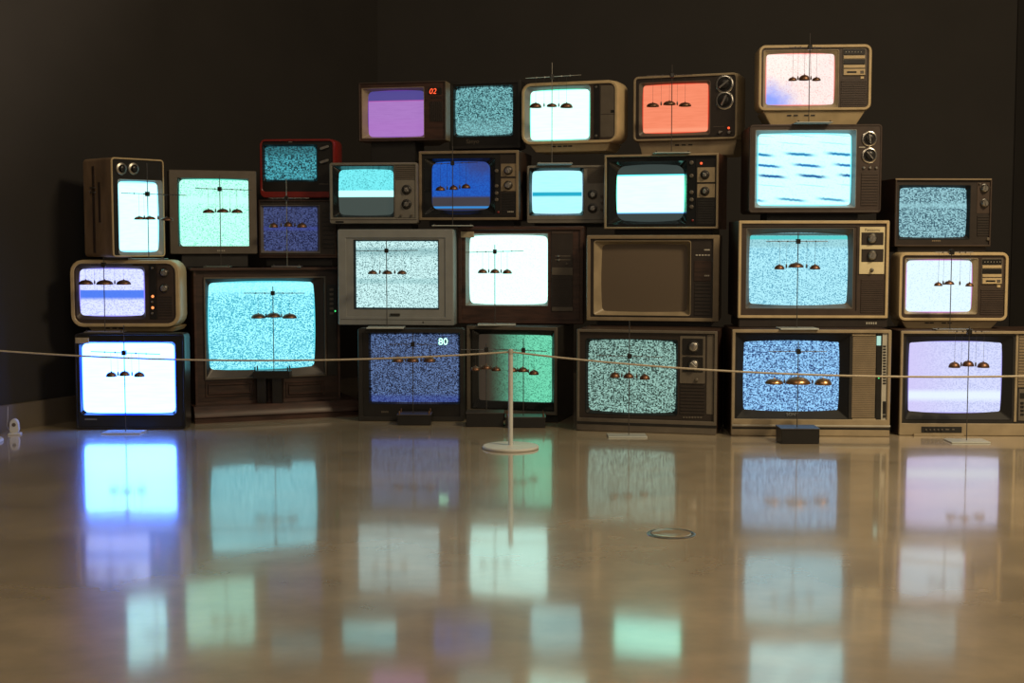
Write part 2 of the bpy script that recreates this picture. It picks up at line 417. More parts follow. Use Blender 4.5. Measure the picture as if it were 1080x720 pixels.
    def bezel(s, mat, scr, dep=0.02, r=4, bow=(1.5, 1.5), lip=0.0, mat2=None):
        k = s.k; s.sc = s.r(scr); s.scr_px = scr; s.sr = r * k; s.bow = (bow[0] * k, bow[1] * k); s.sy = s.rec + dep
        bm = new(); o2 = inset(s.op, 0.0015)
        loops = [(outline(inset(s.op, -0.0008), s.ro), s.rec + 0.002), (outline(inset(s.op, -0.0008), s.ro), s.rec - lip - 0.0008), (outline(o2, s.ro), s.rec - lip - 0.0008)]
        loops += [(outline(o2, s.ro), s.rec + 0.001), (outline(s.sc, s.sr, s.bow), s.sy), (outline(inset(s.sc, 0.001), s.sr, s.bow), s.sy + 0.012)]
        loft(bm, loops)
        s.bez = obj('screen_bezel', bm, mat, s.root); return s
    def screen(s, mat, bulge=0.010):
        bm = new(); uvl = bm.loops.layers.uv.new('UVMap')
        x0, z0, x1, z1 = s.sc; cx, cz = (x0 + x1) / 2, (z0 + z1) / 2
        base = outline(inset(s.sc, -0.001), s.sr, s.bow); rings = []
        fs = (1.0, 0.9, 0.75, 0.55, 0.35, 0.15)
        for q in fs:
            ring = []
            for x, z in base:
                X, Z = cx + (x - cx) * q, cz + (z - cz) * q
                a, c = (X - cx) / (x1 - x0) * 2, (Z - cz) / (z1 - z0) * 2
                ring.append(bm.verts.new((X, s.sy + 0.003 - bulge * (1 - 0.5 * a * a) * (1 - 0.5 * c * c), Z)))
            rings.append(ring)
        n = len(base)
        for a, b in zip(rings, rings[1:]):
            for i in range(n): bm.faces.new((a[i], a[(i + 1) % n], b[(i + 1) % n], b[i]))
        bm.faces.new(rings[-1])
        rim = [bm.verts.new((v.co.x, s.sy + 0.02, v.co.z)) for v in rings[0]]
        for i in range(n): bm.faces.new((rim[i], rim[(i + 1) % n], rings[0][(i + 1) % n], rings[0][i]))
        bx0, bx1, bz0, bz1 = x0 - s.bow[0], x1 + s.bow[0], z0 - s.bow[1], z1 + s.bow[1]
        for f in bm.faces:
            for l in f.loops: l[uvl].uv = ((l.vert.co.x - bx0) / (bx1 - bx0), (l.vert.co.z - bz0) / (bz1 - bz0))
        s.glass_y = s.sy + 0.003 - bulge
        for nd in mat.node_tree.nodes:      # the same grain of static on every tube, whatever its size
            if nd.label == 'grain_cell':
                g = nd.inputs['Scale'].default_value[0]
                nd.inputs['Scale'].default_value = (g * (x1 - x0) / 0.0056, g * (z1 - z0) / 0.0043, 1)
            if nd.label == 'grain':
                g = nd.inputs['Scale'].default_value[0]
                nd.inputs['Scale'].default_value = (g * (x1 - x0) / 0.0062, g * (z1 - z0) / 0.0054, 1)
        s.scr = obj('screen', bm, mat, s.root); return s
    def plate(s, name, rc, mat, th=0.003, r=0.8, parent=None, y=0.0):
        bm = new(); slab(bm, s.r(rc), s.rec + y - th, s.rec + y + 0.002, r * s.k); return obj(name, bm, mat, parent or s.root)
    def grille(s, rc, mat, n=10, vertical=False, parent=None, th=0.003, r=1, name='speaker_grille', back='black'):
        """a speaker cover of fine slats in a shallow backing"""
        q = s.r(rc); bm = new(); slab(bm, q, s.rec - 0.0010, s.rec + 0.002, r * s.k, 0.0005, 1)
        for i in range(n):
            t0, t1 = (i + 0.14) / n, (i + 0.86) / n
            if vertical: rr = (q[0] + (q[2] - q[0]) * t0, q[1] + 0.001, q[0] + (q[2] - q[0]) * t1, q[3] - 0.001)
            else: rr = (q[0] + 0.001, q[1] + (q[3] - q[1]) * t0, q[2] - 0.001, q[1] + (q[3] - q[1]) * t1)
            slab(bm, rr, s.rec - th, s.rec + 0.0005, 0.0004, 0.0004, 0)
        return obj(name, bm, [mat, back], parent or s.root)
    def knob(s, px, py, rpx, style='dial', parent=None, base=0.0, name='knob'):
        cx, cz = s.p(px, py); r = rpx * s.k; y = s.rec - base; bm = new()
        if style == 'dial':        # bright ring, dark dish, dark grip with a bar
            lathe_y(bm, cx, cz, [(r, y + 0.001), (r, y - 0.004), (r * 0.9, y - 0.006), (r * 0.80, y - 0.006), (r * 0.76, y - 0.003), (r * 0.5, y - 0.003), (r * 0.46, y - 0.014), (r * 0.40, y - 0.015)],
                    [0, 0, 0, 1, 1, 1, 1, 1])
            a = random.uniform(0.2, 1.2); b2 = new()
            slab(bm, (cx - r * 0.10, cz - r * 0.62, cx + r * 0.10, cz + r * 0.62), y - 0.019, y - 0.003, 0.0006, 0.0006, 0)
            vs = bm.verts[-1:]
            b2.free(); mats = ['chrome', 'black']
        elif style == 'widedial':  # broad bright ring round a small dark grip
            lathe_y(bm, cx, cz, [(r, y + 0.001), (r, y - 0.003), (r * 0.94, y - 0.005), (r * 0.66, y - 0.007), (r * 0.62, y - 0.004), (r * 0.44, y - 0.004), (r * 0.40, y - 0.015), (r * 0.34, y - 0.016)],
                    [0, 0, 0, 1, 1, 1, 1, 1]); mats = ['steel', 'black']
        elif style == 'silver':    # round metal knob with a ridge
            lathe_y(bm, cx, cz, [(r, y + 0.001), (r, y - 0.003), (r * 0.85, y - 0.004), (r * 0.72, y - 0.013), (r * 0.60, y - 0.015)], [1, 1, 0, 0, 0])
            slab(bm, (cx - r * 0.12, cz - r * 0.6, cx + r * 0.12, cz + r * 0.6), y - 0.019, y - 0.012, 0.0006, 0.0006, 0); mats = ['steel', 'black']
        elif style == 'black':
            lathe_y(bm, cx, cz, [(r, y + 0.001), (r, y - 0.003), (r * 0.80, y - 0.004), (r * 0.70, y - 0.012), (r * 0.45, y - 0.013)], [0, 0, 1, 0, 1])
            slab(bm, (cx - r * 0.10, cz - r * 0.55, cx + r * 0.10, cz + r * 0.55), y - 0.018, y - 0.010, 0.0006, 0.0006, 1); mats = ['black', 'steel']
        elif style == 'bar':       # flat oblong grip
            lathe_y(bm, cx, cz, [(r * 0.6, y + 0.001), (r * 0.6, y - 0.004), (r * 0.55, y - 0.006)], [1, 1, 1])
            slab(bm, (cx - r, cz - r * 0.30, cx + r, cz + r * 0.30), y - 0.014, y - 0.005, r * 0.25, 0.001, 0)
            for v in bm.verts:
                if v.co.y < y - 0.0045:
                    X, Z = v.co.x - cx, v.co.z - cz; v.co.x = cx + X * 0.95 - Z * 0.3; v.co.z = cz + X * 0.3 + Z * 0.95
            mats = ['steel', 'black']
        elif style == 'small':
            lathe_y(bm, cx, cz, [(r, y + 0.001), (r, y - 0.006), (r * 0.7, y - 0.008)]); mats = ['steel']
        elif style == 'smalldark':
            lathe_y(bm, cx, cz, [(r, y + 0.001), (r, y - 0.006), (r * 0.7, y - 0.008)]); mats = ['taupe']
        if style in ('dial', 'silver', 'black'):
            a = random.uniform(-1.0, 1.0); c_, s_ = math.cos(a), math.sin(a)
            for v in bm.verts:
                X, Z = v.co.x - cx, v.co.z - cz; v.co.x = cx + X * c_ - Z * s_; v.co.z = cz + X * s_ + Z * c_
        return obj(name, bm, mats, parent or s.root)
    def led(s, px, py, rpx, mat='led_red', parent=None):
        cx, cz = s.p(px, py); r = rpx * s.k; bm = new()
        lathe_y(bm, cx, cz, [(r, s.rec + 0.001), (r, s.rec - 0.003), (r * 0.6, s.rec - 0.0045)], seg=14)
        return obj('indicator_light', bm, mat, parent or s.root)
    def base(s, rc_x, mat, yoff=0.03, dep=0.22, taper=0.0, name='base', slots=None, topw=None):
        """foot between the cabinet and what carries it; rc_x = left, right in the picture"""
        if s.face[1] < 0.003: return s
        u0 = s.p(rc_x[0], s.px[3])[0]; u1 = s.p(rc_x[1], s.px[3])[0]; h = s.face[1] + 0.0005; bm = new()
        t = taper * s.k
        top = [(u0 - t, yoff - t * 0.6), (u1 + t, yoff - t * 0.6), (u1 + t, yoff + dep), (u0 - t, yoff + dep)]
        bot = [(u0, yoff), (u1, yoff), (u1, yoff + dep), (u0, yoff + dep)]
        A = [bm.verts.new((x, y, 0)) for x, y in bot]; B = [bm.verts.new((x, y, h)) for x, y in top]
        bm.faces.new(list(reversed(A))); bm.faces.new(B)
        for i in range(4): bm.faces.new((A[i], A[(i + 1) % 4], B[(i + 1) % 4], B[i]))
        bmesh.ops.bevel(bm, geom=bm.edges[:], offset=min(0.003, h * 0.2), segments=2, affect='EDGES')
        s.bs = obj(name, bm, mat, s.root)
        if slots:
            b2 = new()
            for x in slots:
                u = s.p(x, s.px[3])[0]; zz = h * 0.72
                yy = yoff - t * 0.6 * 0.72
                slab(b2, (u - 2.2 * s.k, zz - 0.7 * s.k, u + 2.2 * s.k, zz + 0.7 * s.k), yy - 0.0015, yy + 0.004, 0.0008, 0.0004)
            obj('vent_slot', b2, 'black', s.bs)
        return s
    def plane_y(s, px):
        """room depth of the front face at a picture column"""
        d = ray(px, s.px[3]); t = s.P.dot(s.B) / d.dot(s.B); return d.y * t

def sup_gap(*a): pass

# ---- floor row -----------------------------------------------------------------------------------
# black set, far left
t = TV('F', 'black box television on the floor at the far left, blue-edged blank white screen', (79, 351.5, 195, 453.5), 5.62, 0)
t.cabinet('black', r=4, rim=2, depth=0.36, shape='crt', rec=0.006).front('black', (83.5, 360, 185.5, 438), 4)
t.bezel('gloss', (85.8, 362.8, 183.3, 435), dep=0.014, r=5, bow=(1.0, 2.0)).screen(screen_mat('blank_blue', (222, 240, 238), st=1.3, tint=(1.05, 2.6, 11.0), edge=(2, 62, 215), edge_w=0.022))
t.plate('sticker', (79.5, 356, 93.5, 362), 'paper', 0.008, 0.3)
t.bars('badge', [(89 + i * 2.2, 441.5, 90.5 + i * 2.2, 443) for i in range(6)], 0, 0.001, 'grey')

# console
t = TV('G', 'large dark wooden console television on the floor with plinth and cyan static screen', (205, 282, 359, 447), 6.02, -22)
fx = t.face; k = t.k
# body, leaving the lowest part to the plinth
zpl = t.p(206, 427)[1]
body = (fx[0], zpl - 0.002, fx[2], fx[3]); t.rec = 0.010; t.depth = 0.36; t.inner = inset(body, 0.012)
bm = new()
loft(bm, [(outline(t.inner, 0.002), 0.012), (outline(t.inner, 0.002), 0.001), (outline(inset(body, 0.002), 0.002), 0.0), (outline(body, 0.003), 0.003),
          (outline(body, 0.003), 0.30), (outline(inset(body, 0.08, 0, 0.06), 0.01), 0.36)], False, True)
t.cab = obj('cabinet', bm, 'redwood', t.root)
bm = new(); box(bm, (fx[0] - 0.016, -0.016, fx[3] - 0.012), (fx[2] + 0.014, 0.31, fx[3]))
bmesh.ops.bevel(bm, geom=bm.edges[:], offset=0.003, segments=2, affect='EDGES'); obj('top_board', bm, 'redwood', t.root)
t.front('wood', (217, 293.2, 342.6, 397), 0.5)
t.bezel('darkbrown', (222, 298, 332.3, 388.3), dep=0.02, r=4, bow=(1.6, 1.6), lip=0.006)
t.screen(screen_mat('cyan_static', (180, 240, 244), (60, 150, 170), st=1.15, tint=(0.84, 1.18, 1.24), bands=[(0.86, 1.0, 0.06, 0.02, (185, 246, 250), 0.6)], edge=(90, 190, 200), edge_w=0.02))
bm = new(); q = t.op
for a in ((q[0] - 0.006, q[1] - 0.006, q[2] + 0.006, q[1] + 0.001), (q[0] - 0.006, q[3] - 0.001, q[2] + 0.006, q[3] + 0.006), (q[0] - 0.006, q[1], q[0] + 0.001, q[3]), (q[2] - 0.001, q[1], q[2] + 0.006, q[3])):
    slab(bm, a, 0.0, 0.011, 0.001)
obj('frame_moulding', bm, 'taupe', t.root)
cp = t.plate('control_panel', (345.5, 300, 356, 396), 'charcoal', 0.003)
for i in range(6): t.bars('button', [(348, 304 + i * 5, 352, 306.5 + i * 5)], -0.003, 0.002, 'taupe', cp)
t.led(354, 328, 0.9, 'led_green', cp)
bm = new()
for (a, b_) in ((217, 268), (302, 343)):
    q = t.r((a, 402, b_, 418))
    for d, yy in ((0, 0.004), (0.012, 0.007)):
        e = inset(q, d); wd = 0.004
        for z in ((e[0], e[1], e[2], e[1] + wd), (e[0], e[3] - wd, e[2], e[3]), (e[0], e[1] + wd, e[0] + wd, e[3] - wd), (e[2] - wd, e[1] + wd, e[2], e[3] - wd)):
            slab(bm, z, t.rec - yy, t.rec + 0.001, 0.0005)
obj('carved_panel', bm, 'redwood', t.root)
# plinth: ledge, sloping moulding, upright foot
bm = new(); zl = zpl; zm = t.p(206, 437)[1]
prof = [(0.31, zl), (-0.075, zl), (-0.080, zl - 0.006), (-0.092, (zl + zm) / 2), (-0.105, zm), (-0.105, zm - 0.004), (-0.098, zm - 0.008), (-0.098, 0.012), (-0.104, 0.010), (-0.104, 0.0), (0.31, 0.0)]
A = [bm.verts.new((fx[0] - 0.018, y, z)) for y, z in prof]; B = [bm.verts.new((fx[2] + 0.066, y, z)) for y, z in prof]
bm.faces.new(A); bm.faces.new(list(reversed(B)))
for i in range(len(prof)): bm.faces.new((A[i], A[(i + 1) % len(prof)], B[(i + 1) % len(prof)], B[i]))
obj('plinth', bm, 'redwood', t.root)

# static set showing 80
t = TV('S', 'dark television on the floor with blue speckled static and the number 80', (377.5, 346, 490, 444), 5.88, 2)
t.cabinet('charcoal', r=3, rim=5, depth=0.36, shape='crt', rec=0.008).front('black', (388.5, 350.5, 485, 426.5), 1)
t.bezel('gloss', (390.8, 353, 482.8, 424), dep=0.012, r=1, bow=(0.4, 0.4)).screen(screen_mat('blue_speckle', (122, 156, 218), (20, 30, 58), st=0.64, grain=1.2, lohi=(0.40, 0.66), bands=[(0.0, 0.1, 0.01, 0.05, (60, 85, 190), 0.5)]), 0.006)
cx, cz = t.p(467, 360.3)
text('on_screen_number', '80', cx, cz, t.glass_y + 0.001, 9.6 * t.k, 'osd', t.scr)
t.bars('badge', [(402 + i * 2.0, 433.5, 403.3 + i * 2.0, 435.5) for i in range(4)], 0, 0.001, 'taupe')

# framed set behind the stanchion
t = TV('T', 'framed dark television behind the rope post, screen fading from brown to green', (491.5, 343.5, 589, 446), 5.90, 16)
t.cabinet('charcoal', r=1, rim=1, depth=0.36, rec=0.010, side='charcoal').front('charcoal', (497, 348.5, 584, 431.5), 1)
fr = t.r((492.5, 344.3, 588, 436))
bm = new(); q = fr; wd = 3.2 * t.k
loft(bm, [(outline(inset(q, wd), 0.001), 0.011), (outline(inset(q, wd), 0.001), -0.006), (outline(inset(q, 0.002), 0.001), -0.008), (outline(q, 0.002), -0.006), (outline(q, 0.002), 0.011)])
obj('frame_moulding', bm, 'taupe', t.root)
t.bezel('gloss', (503.5, 353.5, 580.5, 423.5), dep=0.016, r=2, bow=(0.6, 0.8)).screen(screen_mat('green_fade', (118, 228, 186), (52, 130, 104), st=0.95, grain=1.1, lohi=(0.25, 0.55), hgrad=(0.10, 0.80, (54, 45, 36)), bands=[], edge=(30, 34, 28), edge_w=0.012))

# brown set right of the stanchion
t = TV('U', 'brown wooden television on the floor right of the rope post, mint green grainy static', (608, 348, 756, 457.5), 5.52, 14)
t.cabinet('taupe', r=1, rim=3, depth=0.38, rec=0.010, rimb=14, side='wood').front('darkbrown', (617, 357.5, 714.5, 437.5), 3)
t.bezel('matt', (620, 360.3, 711.3, 434), dep=0.018, r=4, bow=(0.8, 1.8)).screen(screen_mat('mint_static', (172, 222, 208), (16, 44, 40), st=0.82, lohi=(0.36, 0.66)))
t.plate('base_groove', (608.5, 446.3, 755.5, 449), 'black', 0.0120, 0.2)
cp = t.plate('control_panel', (716.8, 354.5, 743.5, 404.5), 'taupe', 0.004, 1)
for (a, b_, ky) in ((357, 374.5, 365.5), (376.5, 392.5, 384.7)):
    t.plate('dial_plate', (719.5, a, 741.3, b_), 'black', 0.006, 0.6, cp); t.knob(731.5, ky, 6.2, 'silver', cp, 0.006)
t.knob(734.5, 400.5, 1.8, 'smalldark', cp, 0.004)
t.grille((716.8, 406, 743, 437.5), 'darkbrown', 9)
t.plate('trim_strip', (745, 353, 752.5, 437), 'taupe', 0.002, 0.5)
t.bars('badge', [(720 + i * 3.0, 439.6, 722 + i * 3.0, 441.2) for i in range(7)], -0.002, 0.001, 'taupe')

# large set with the silver button strip
t = TV('V', 'large tan television on the floor with silver button strip and bright blue static', (771.5, 347.5, 939.5, 461.5), 5.42, 3)
t.cabinet('beige', r=1.5, rim=3.5, depth=0.40, rec=0.012, rimb=18, side='wood').front('charcoal', (777, 352.5, 896.5, 442), 1)
t.bezel('matt', (785.7, 361.2, 886, 433), dep=0.026, r=1.5, bow=(0.5, 1.4)).screen(screen_mat('bright_blue_static', (168, 216, 250), (12, 50, 104), st=0.95, tint=(0.9, 1.1, 1.25), lohi=(0.34, 0.64)))
cx, cz = t.p(836.5, 437.3)
text('badge', 'SONY', cx, cz, t.rec + 0.006, 12.5 * t.k, 'grey', t.root, 0.001)
for v in bpy.data.objects[-1:] if False else []: pass
t.grille((899.2, 354.8, 924, 441), 'tan', 48, r=0.5, back='taupe', th=0.0018)
t.plate('trim_strip', (899.2, 351.8, 924, 354.5), 'beige', 0.005, 0.3); t.plate('trim_strip', (899.2, 441.4, 924, 443.7), 'beige', 0.006, 0.3)
ind = t.plate('channel_display', (924.6, 351.5, 930, 443.5), 'black', 0.004, 0.4)
t.bars('channel_lamp', [(925.3, 354.3, 929.6, 364.3)], -0.003, 0.002, 'lamp_teal', ind); t.led(927.3, 398.8, 1.0, 'led_green', ind)
bp = t.plate('button_panel', (930.3, 351.3, 936, 443.5), 'lightgrey', 0.005, 0.4)
for i in range(14): t.bars('button', [(931.6, 364.5 + i * 3.0, 934.8, 366.2 + i * 3.0)], -0.004, 0.003, 'charcoal', bp)
t.bars('slider_slot', [(931.2, 423.3, 934.8, 436.8)], -0.004, 0.0018, 'black', bp); t.bars('slider_knob', [(931.6, 437.4, 934.5, 440.2)], -0.005, 0.004, 'charcoal', bp)
t.plate('chrome_trim', (772, 448.0, 939, 449.6), 'lightgrey', 0.0150, 0.2); t.plate('base_groove', (772, 450.4, 939, 453), 'black', 0.0122, 0.2)

# cut by the right edge of the picture
t = TV('AB', 'tan television on the floor cut by the right edge, pale lavender screen', (949, 349, 1117, 459.5), 5.43, 2)
t.cabinet('beige', r=1.5, rim=3, depth=0.40, rec=0.012, rimb=13, side='wood').front('charcoal', (955.5, 354.5, 1069, 443), 2)
t.bezel('matt', (960.8, 362, 1058.4, 434.5), dep=0.022, r=2, bow=(0.6, 1.8)).screen(screen_mat('lavender', (206, 212, 246), (176, 184, 226), st=1.12, lohi=(0.3, 0.6), bands=[(0.18, 0.31, 0.05, 0.04, (222, 236, 252), 0.9)], hgrad=(-0.2, 0.7, (198, 190, 236)), edge=(150, 140, 220), edge_w=0.012))
t.plate('trim_strip', (1071.3, 352.5, 1074, 445), 'beige', 0.004, 0.3)
t.grille((1075, 353, 1113, 409), 'tan', 18, back='taupe')
cp = t.plate('control_panel', (1075, 410.5, 1113, 444), 'taupe', 0.003, 0.5)
t.bars('channel_display', [(1076.5, 414.5, 1092, 420.5)], -0.003, 0.002, 'black', cp); t.led(1079.5, 417.6, 1.3, 'led_green', cp)
for r_ in range(4): t.bars('button', [(1077 + c * 5, 424 + r_ * 4, 1080.5 + c * 5, 426.5 + r_ * 4) for c in range(5)], -0.003, 0.002, 'black', cp)
dp = t.plate('adjustment_panel', (971.5, 449.7, 1014.5, 456.3), 'charcoal', 0.0128, 0.4)
for i in range(5): t.knob(976.5 + i * 4.2, 452.9, 1.0, 'smalldark', dp, 0.012)
t.bars('button', [(997, 452, 1001, 453.6), (1004, 452, 1006.5, 453.6)], -0.012, 0.003, 'taupe', dp)
t.bars('door_flap', [(963, 457.2, 1015.5, 459.3)], -0.012, 0.014, 'beige')

# ---- second row ----------------------------------------------------------------------------------
t = TV('E', 'cream rounded portable television on the black set, screen with a blue band', (74, 274, 189, 345), 5.71, 0, ['F'])
t.cabinet('cream', r=13, rim=4, depth=0.27, shape='portable', rec=0.008).front('brown', (79.5, 280.5, 153, 337), 4)
t.bezel('brown', (83, 284, 150.5, 332.5), dep=0.014, r=4, bow=(0.6, 1.0)).screen(screen_mat('lavender_band', (216, 224, 246), (172, 180, 226), st=1.15, tint=(1, 1, 1.3), lohi=(0.28, 0.55), bands=[(0.36, 0.545, 0.05, 0.012, (58, 112, 204), 0.95)], edge=(150, 140, 235), edge_w=0.02))
ind = t.plate('control_strip', (157.3, 279, 164.6, 336.5), 'black', 0.003, 0.5)
for y in (312.5, 324.5): t.led(160.7, y, 1.5, 'led_orange', ind)
for y in (282.5, 318.3, 330.3): t.knob(160.3, y, 1.3, 'small', ind, 0.002)
cp = t.plate('control_panel', (165.6, 280, 182.5, 336), 'brown', 0.003, 0.8)
for y in (287.5, 304): t.knob(173, y, 4.8, 'silver', cp, 0.003)
t.grille((166.5, 312, 181.5, 334), 'darkbrown', 8, parent=cp, th=0.004)
t.base((95, 181), 'cream', 0.030, 0.18, 4, slots=(112, 119, 126))

t = TV('A', 'tan portable television stood on its side, glowing white, topmost at the far left', (118.3, 167, 174, 271), 5.72, -48, ['E'])
t.cabinet('cream', r=4, rim=1.7, depth=0.28, shape='box', rec=0.006, side='vinyl').front('black', (125.5, 189.5, 172.5, 269), 3)
t.bezel('grey', (127.6, 192, 168.8, 265), dep=0.012, r=4, bow=(0.8, 0.5)).screen(screen_mat('blank_white', tint=(0.62, 1, 1), light=(214, 240, 242), st=2.20, aspect=0.75, edge=(140, 205, 235), edge_w=0.05))
for x in (128.6, 141.3): t.knob(x, 177.8, 6.4, 'widedial')
f = t.face; bm = new()   # carrying grip recess and back housing, on the left side
box(bm, (f[0] - 0.003, 0.09, 0.16), (f[0] + 0.004, 0.105, 0.33)); box(bm, (f[0] - 0.004, 0.135, 0.03), (f[0] + 0.004, 0.150, 0.40))
obj('side_grip', bm, 'brown', t.root)
bm = new()
for zz in (0.285, 0.305): box(bm, (f[0] - 0.010, 0.128, zz), (f[0] + 0.003, 0.160, zz + 0.007))
obj('latch', bm, 'steel', t.root)

t = TV('B', 'grey-brown square television with bright mint static, next to the sideways set', (178.5, 179.5, 271, 268), 6.10, -19, ['G'])
t.cabinet('taupe', r=1.5, rim=8.5, depth=0.34, shape='crt', rec=0.006).front('taupe', (188, 187, 266.8, 262), 3)
t.bezel('gloss', (190.3, 189.7, 264.7, 259.6), dep=0.014, r=4, bow=(0.8, 1.0)).screen(screen_mat('mint_bright', (212, 246, 238), (108, 184, 170), st=1.10, tint=(0.82, 1.26, 1.08), lohi=(0.26, 0.50), grain=1.1, bands=[(0.64, 0.74, 0.05, 0.05, (216, 246, 238), 0.85)], edge=(90, 200, 190), edge_w=0.018))
t.bars('badge', [(229 + i * 2.2, 263.6, 230.6 + i * 2.2, 265) for i in range(4)], -0.006, 0.001, 'lightgrey')
t.base((192, 262), 'charcoal', 0.02, 0.22)

t = TV('D', 'dark wooden television under the red set, dim blue-violet static', (272.5, 210.5, 355, 272.5), 6.29, -2, ['G'])
t.cabinet('wood', r=1, rim=2, depth=0.24, rec=0.008, rimb=3).front('darkbrown', (274.8, 216.5, 337, 266.5), 0.5)
t.bezel('greige', (277.5, 218.5, 334, 264.2), dep=0.016, r=0.8, bow=(0.3, 0.3)).screen(screen_mat('violet_static', (92, 108, 170), (28, 35, 76), st=0.58, grain=1.0, bands=[(0.47, 0.55, 0.03, 0.03, (78, 92, 190), 0.55)]), 0.006)
t.grille((340, 220, 353, 262), 'darkbrown', 9)
t.bars('trim_strip', [(273.5, 268.5, 356, 269.6)], -0.008, 0.002, 'redwood')
t.base((280, 350), 'black', 0.02, 0.20)

t = TV('C', 'red plastic portable television with teal static', (273.8, 146.5, 353, 208.5), 6.30, 5, ['D'])
t.cabinet('red', r=6, rim=2.2, depth=0.28, shape='portable', rec=0.010, rimb=6.5, swell=0.008).front('black', (276.6, 152, 334.5, 191.5), 2)
t.bezel('gloss', (278.3, 154.3, 332.3, 189), dep=0.014, r=3, bow=(0.6, 0.6)).screen(screen_mat('teal_static', (92, 206, 222), (12, 58, 70), st=0.72, grain=0.85, bands=[(0.70, 1.0, 0.18, 0.02, (24, 70, 78), 0.6)], edge=(16, 60, 70), edge_w=0.02))
for y in (155.5, 170): t.knob(342, y, 4.8, 'bar')
t.bars('badge', [(303.5, 148.9, 307.5, 150.1)], 0, 0.001, 'chrome'); t.bars('trim_strip', [(335.8, 193.5, 346.5, 194.3)], 0, 0.001, 'taupe')
t.base((285, 345), 'black', 0.05, 0.15)

t = TV('P', 'silver-grey flat-faced television with black and white static in a wide frame', (356.3, 241.7, 478.3, 343), 5.97, 7, ['S'])
t.cabinet('grey', r=1.5, rim=9, depth=0.36, shape='crt', rec=0.005).front('grey', (373, 252.7, 462.5, 326), 0.5)
t.bezel('matt', (374.7, 254.3, 461.2, 324.5), dep=0.010, r=0.3, bow=(0, 0)).screen(screen_mat('monochrome_static', (218, 242, 242), (34, 84, 92), st=1.00, tint=(0.92, 1.1, 1.1), grain=1.25, lohi=(0.28, 0.52), bands=[(0.78, 0.90, 0.06, 0.03, (70, 128, 136), 0.45), (0.36, 0.44, 0.03, 0.03, (90, 150, 156), 0.35)]), 0.001)
t.bars('badge', [(411.5, 330.5, 421.8, 333)], -0.005, 0.001, 'charcoal'); t.bars('button', [(445.5, 339.2, 447, 340.6)], -0.005, 0.0015, 'charcoal')
t.bars('seam', [(359, 336.8, 476, 337.4)], -0.005, 0.0006, 'charcoal')
t.base((375, 460), 'charcoal', 0.08, 0.18)

t = TV('Q', 'dark red-brown wooden television with a paper sticker and glowing white screen', (482.8, 238.5, 615.5, 341.5), 6.00, 6, ['T'])
t.cabinet('redwood', r=1, rim=4, depth=0.38, rec=0.010).front('redwood', (490.5, 246, 577.8, 322.5), 0.5)
t.bezel('greige', (495, 249, 576.5, 320), dep=0.026, r=4, bow=(1.2, 1.5)).screen(screen_mat('white_faint_noise', tint=(0.74, 1, 0.95), light=(214, 240, 234), dark=(196, 226, 220), st=2.00, lohi=(0.2, 0.5), edge=(170, 160, 170), edge_w=0.01))
t.plate('sticker', (486, 244.2, 499.8, 250.4), 'paper', 0.012, 0.3)
cp = t.plate('control_panel', (581.3, 243.3, 604, 328.3), 'darkbrown', 0.004, 0.5)
t.bars('trim_strip', [(581.8, 243.8, 603.6, 246.6)], -0.004, 0.002, 'brown', cp); t.bars('trim_strip', [(582, 282, 604, 290)], -0.004, 0.003, 'taupe', cp); t.bars('trim_strip', [(582, 323.7, 604, 328)], -0.004, 0.003, 'taupe', cp)
for y in (270, 274):
    t.bars('slider_slot', [(585.3, y - 0.5, 601.7, y + 0.5)], -0.004, 0.001, 'taupe', cp); t.knob(589.5, y, 1.2, 'small', cp, 0.004)
t.knob(597.8, 278.3, 1.2, 'smalldark', cp, 0.004)
t.grille((582.5, 292, 603.5, 322.5), 'darkbrown', 11, parent=cp, th=0.006)
t.base((495, 605), 'black', 0.10, 0.2)

t = TV('R', 'switched-off television with tan rim and blank brown screen', (618.5, 247.8, 758.5, 338.8), 5.76, 11, ['U'])
t.cabinet('tan', r=1.2, rim=4, depth=0.38, rec=0.010, rimr=6.5, side='wood').front('darkbrown', (626, 253.8, 728.3, 332.5), 2.5)
t.bezel('beige', (634.3, 258, 724, 328.5), dep=0.030, r=4, bow=(0.8, 0.5), lip=0.003).screen(off_screen(), 0.012)
t.bars('button', [(742.5, 262.8, 748.5, 264.2)], 0, 0.003, 'lightgrey'); t.bars('button', [(733.5 + i * 3.2, 268.3, 735.8 + i * 3.2, 269.8) for i in range(5)], 0, 0.003, 'lightgrey')
t.plate('control_panel', (732, 275, 750, 296.5), 'wood', 0.003, 0.4); t.grille((732, 298.5, 750, 333), 'darkbrown', 9)
t.bars('badge', [(743 + i * 1.8, 290, 744.2 + i * 1.8, 291.5) for i in range(3)], -0.003, 0.001, 'lightgrey')
t.base((628, 750), 'black', 0.04, 0.24)

t = TV('W', 'brown television with cream rim and cream dial panel, pale blue static', (778.5, 232.5, 937.5, 335.8), 5.55, 2, ['V'])
t.cabinet('cream', r=1.3, rim=3.2, depth=0.40, rec=0.008, side='wood').front('brown', (787, 240.5, 900.3, 325.5), 1)
t.bezel('taupe', (792, 247.3, 895, 320.3), dep=0.026, r=3, bow=(0.6, 1.8)).screen(screen_mat('pale_blue_static', (196, 232, 242), (64, 136, 168), st=1.00, tint=(0.82, 1.12, 1.15), lohi=(0.26, 0.56), grain=1.15, bands=[(0.80, 0.92, 0.04, 0.01, (150, 178, 178), 0.5), (0.91, 0.965, 0.01, 0.01, (84, 196, 192), 0.95), (0.965, 1.0, 0.005, 0.01, (66, 84, 80), 0.95)]))
t.bars('opening_step', [(783.5, 238.5, 904.5, 239.6), (903.4, 239.6, 904.5, 327)], 0, 0.003, 'darkbrown')
cp = t.plate('control_panel', (906.7, 239.2, 933.2, 289), 'panelcream', 0.004, 0.4)
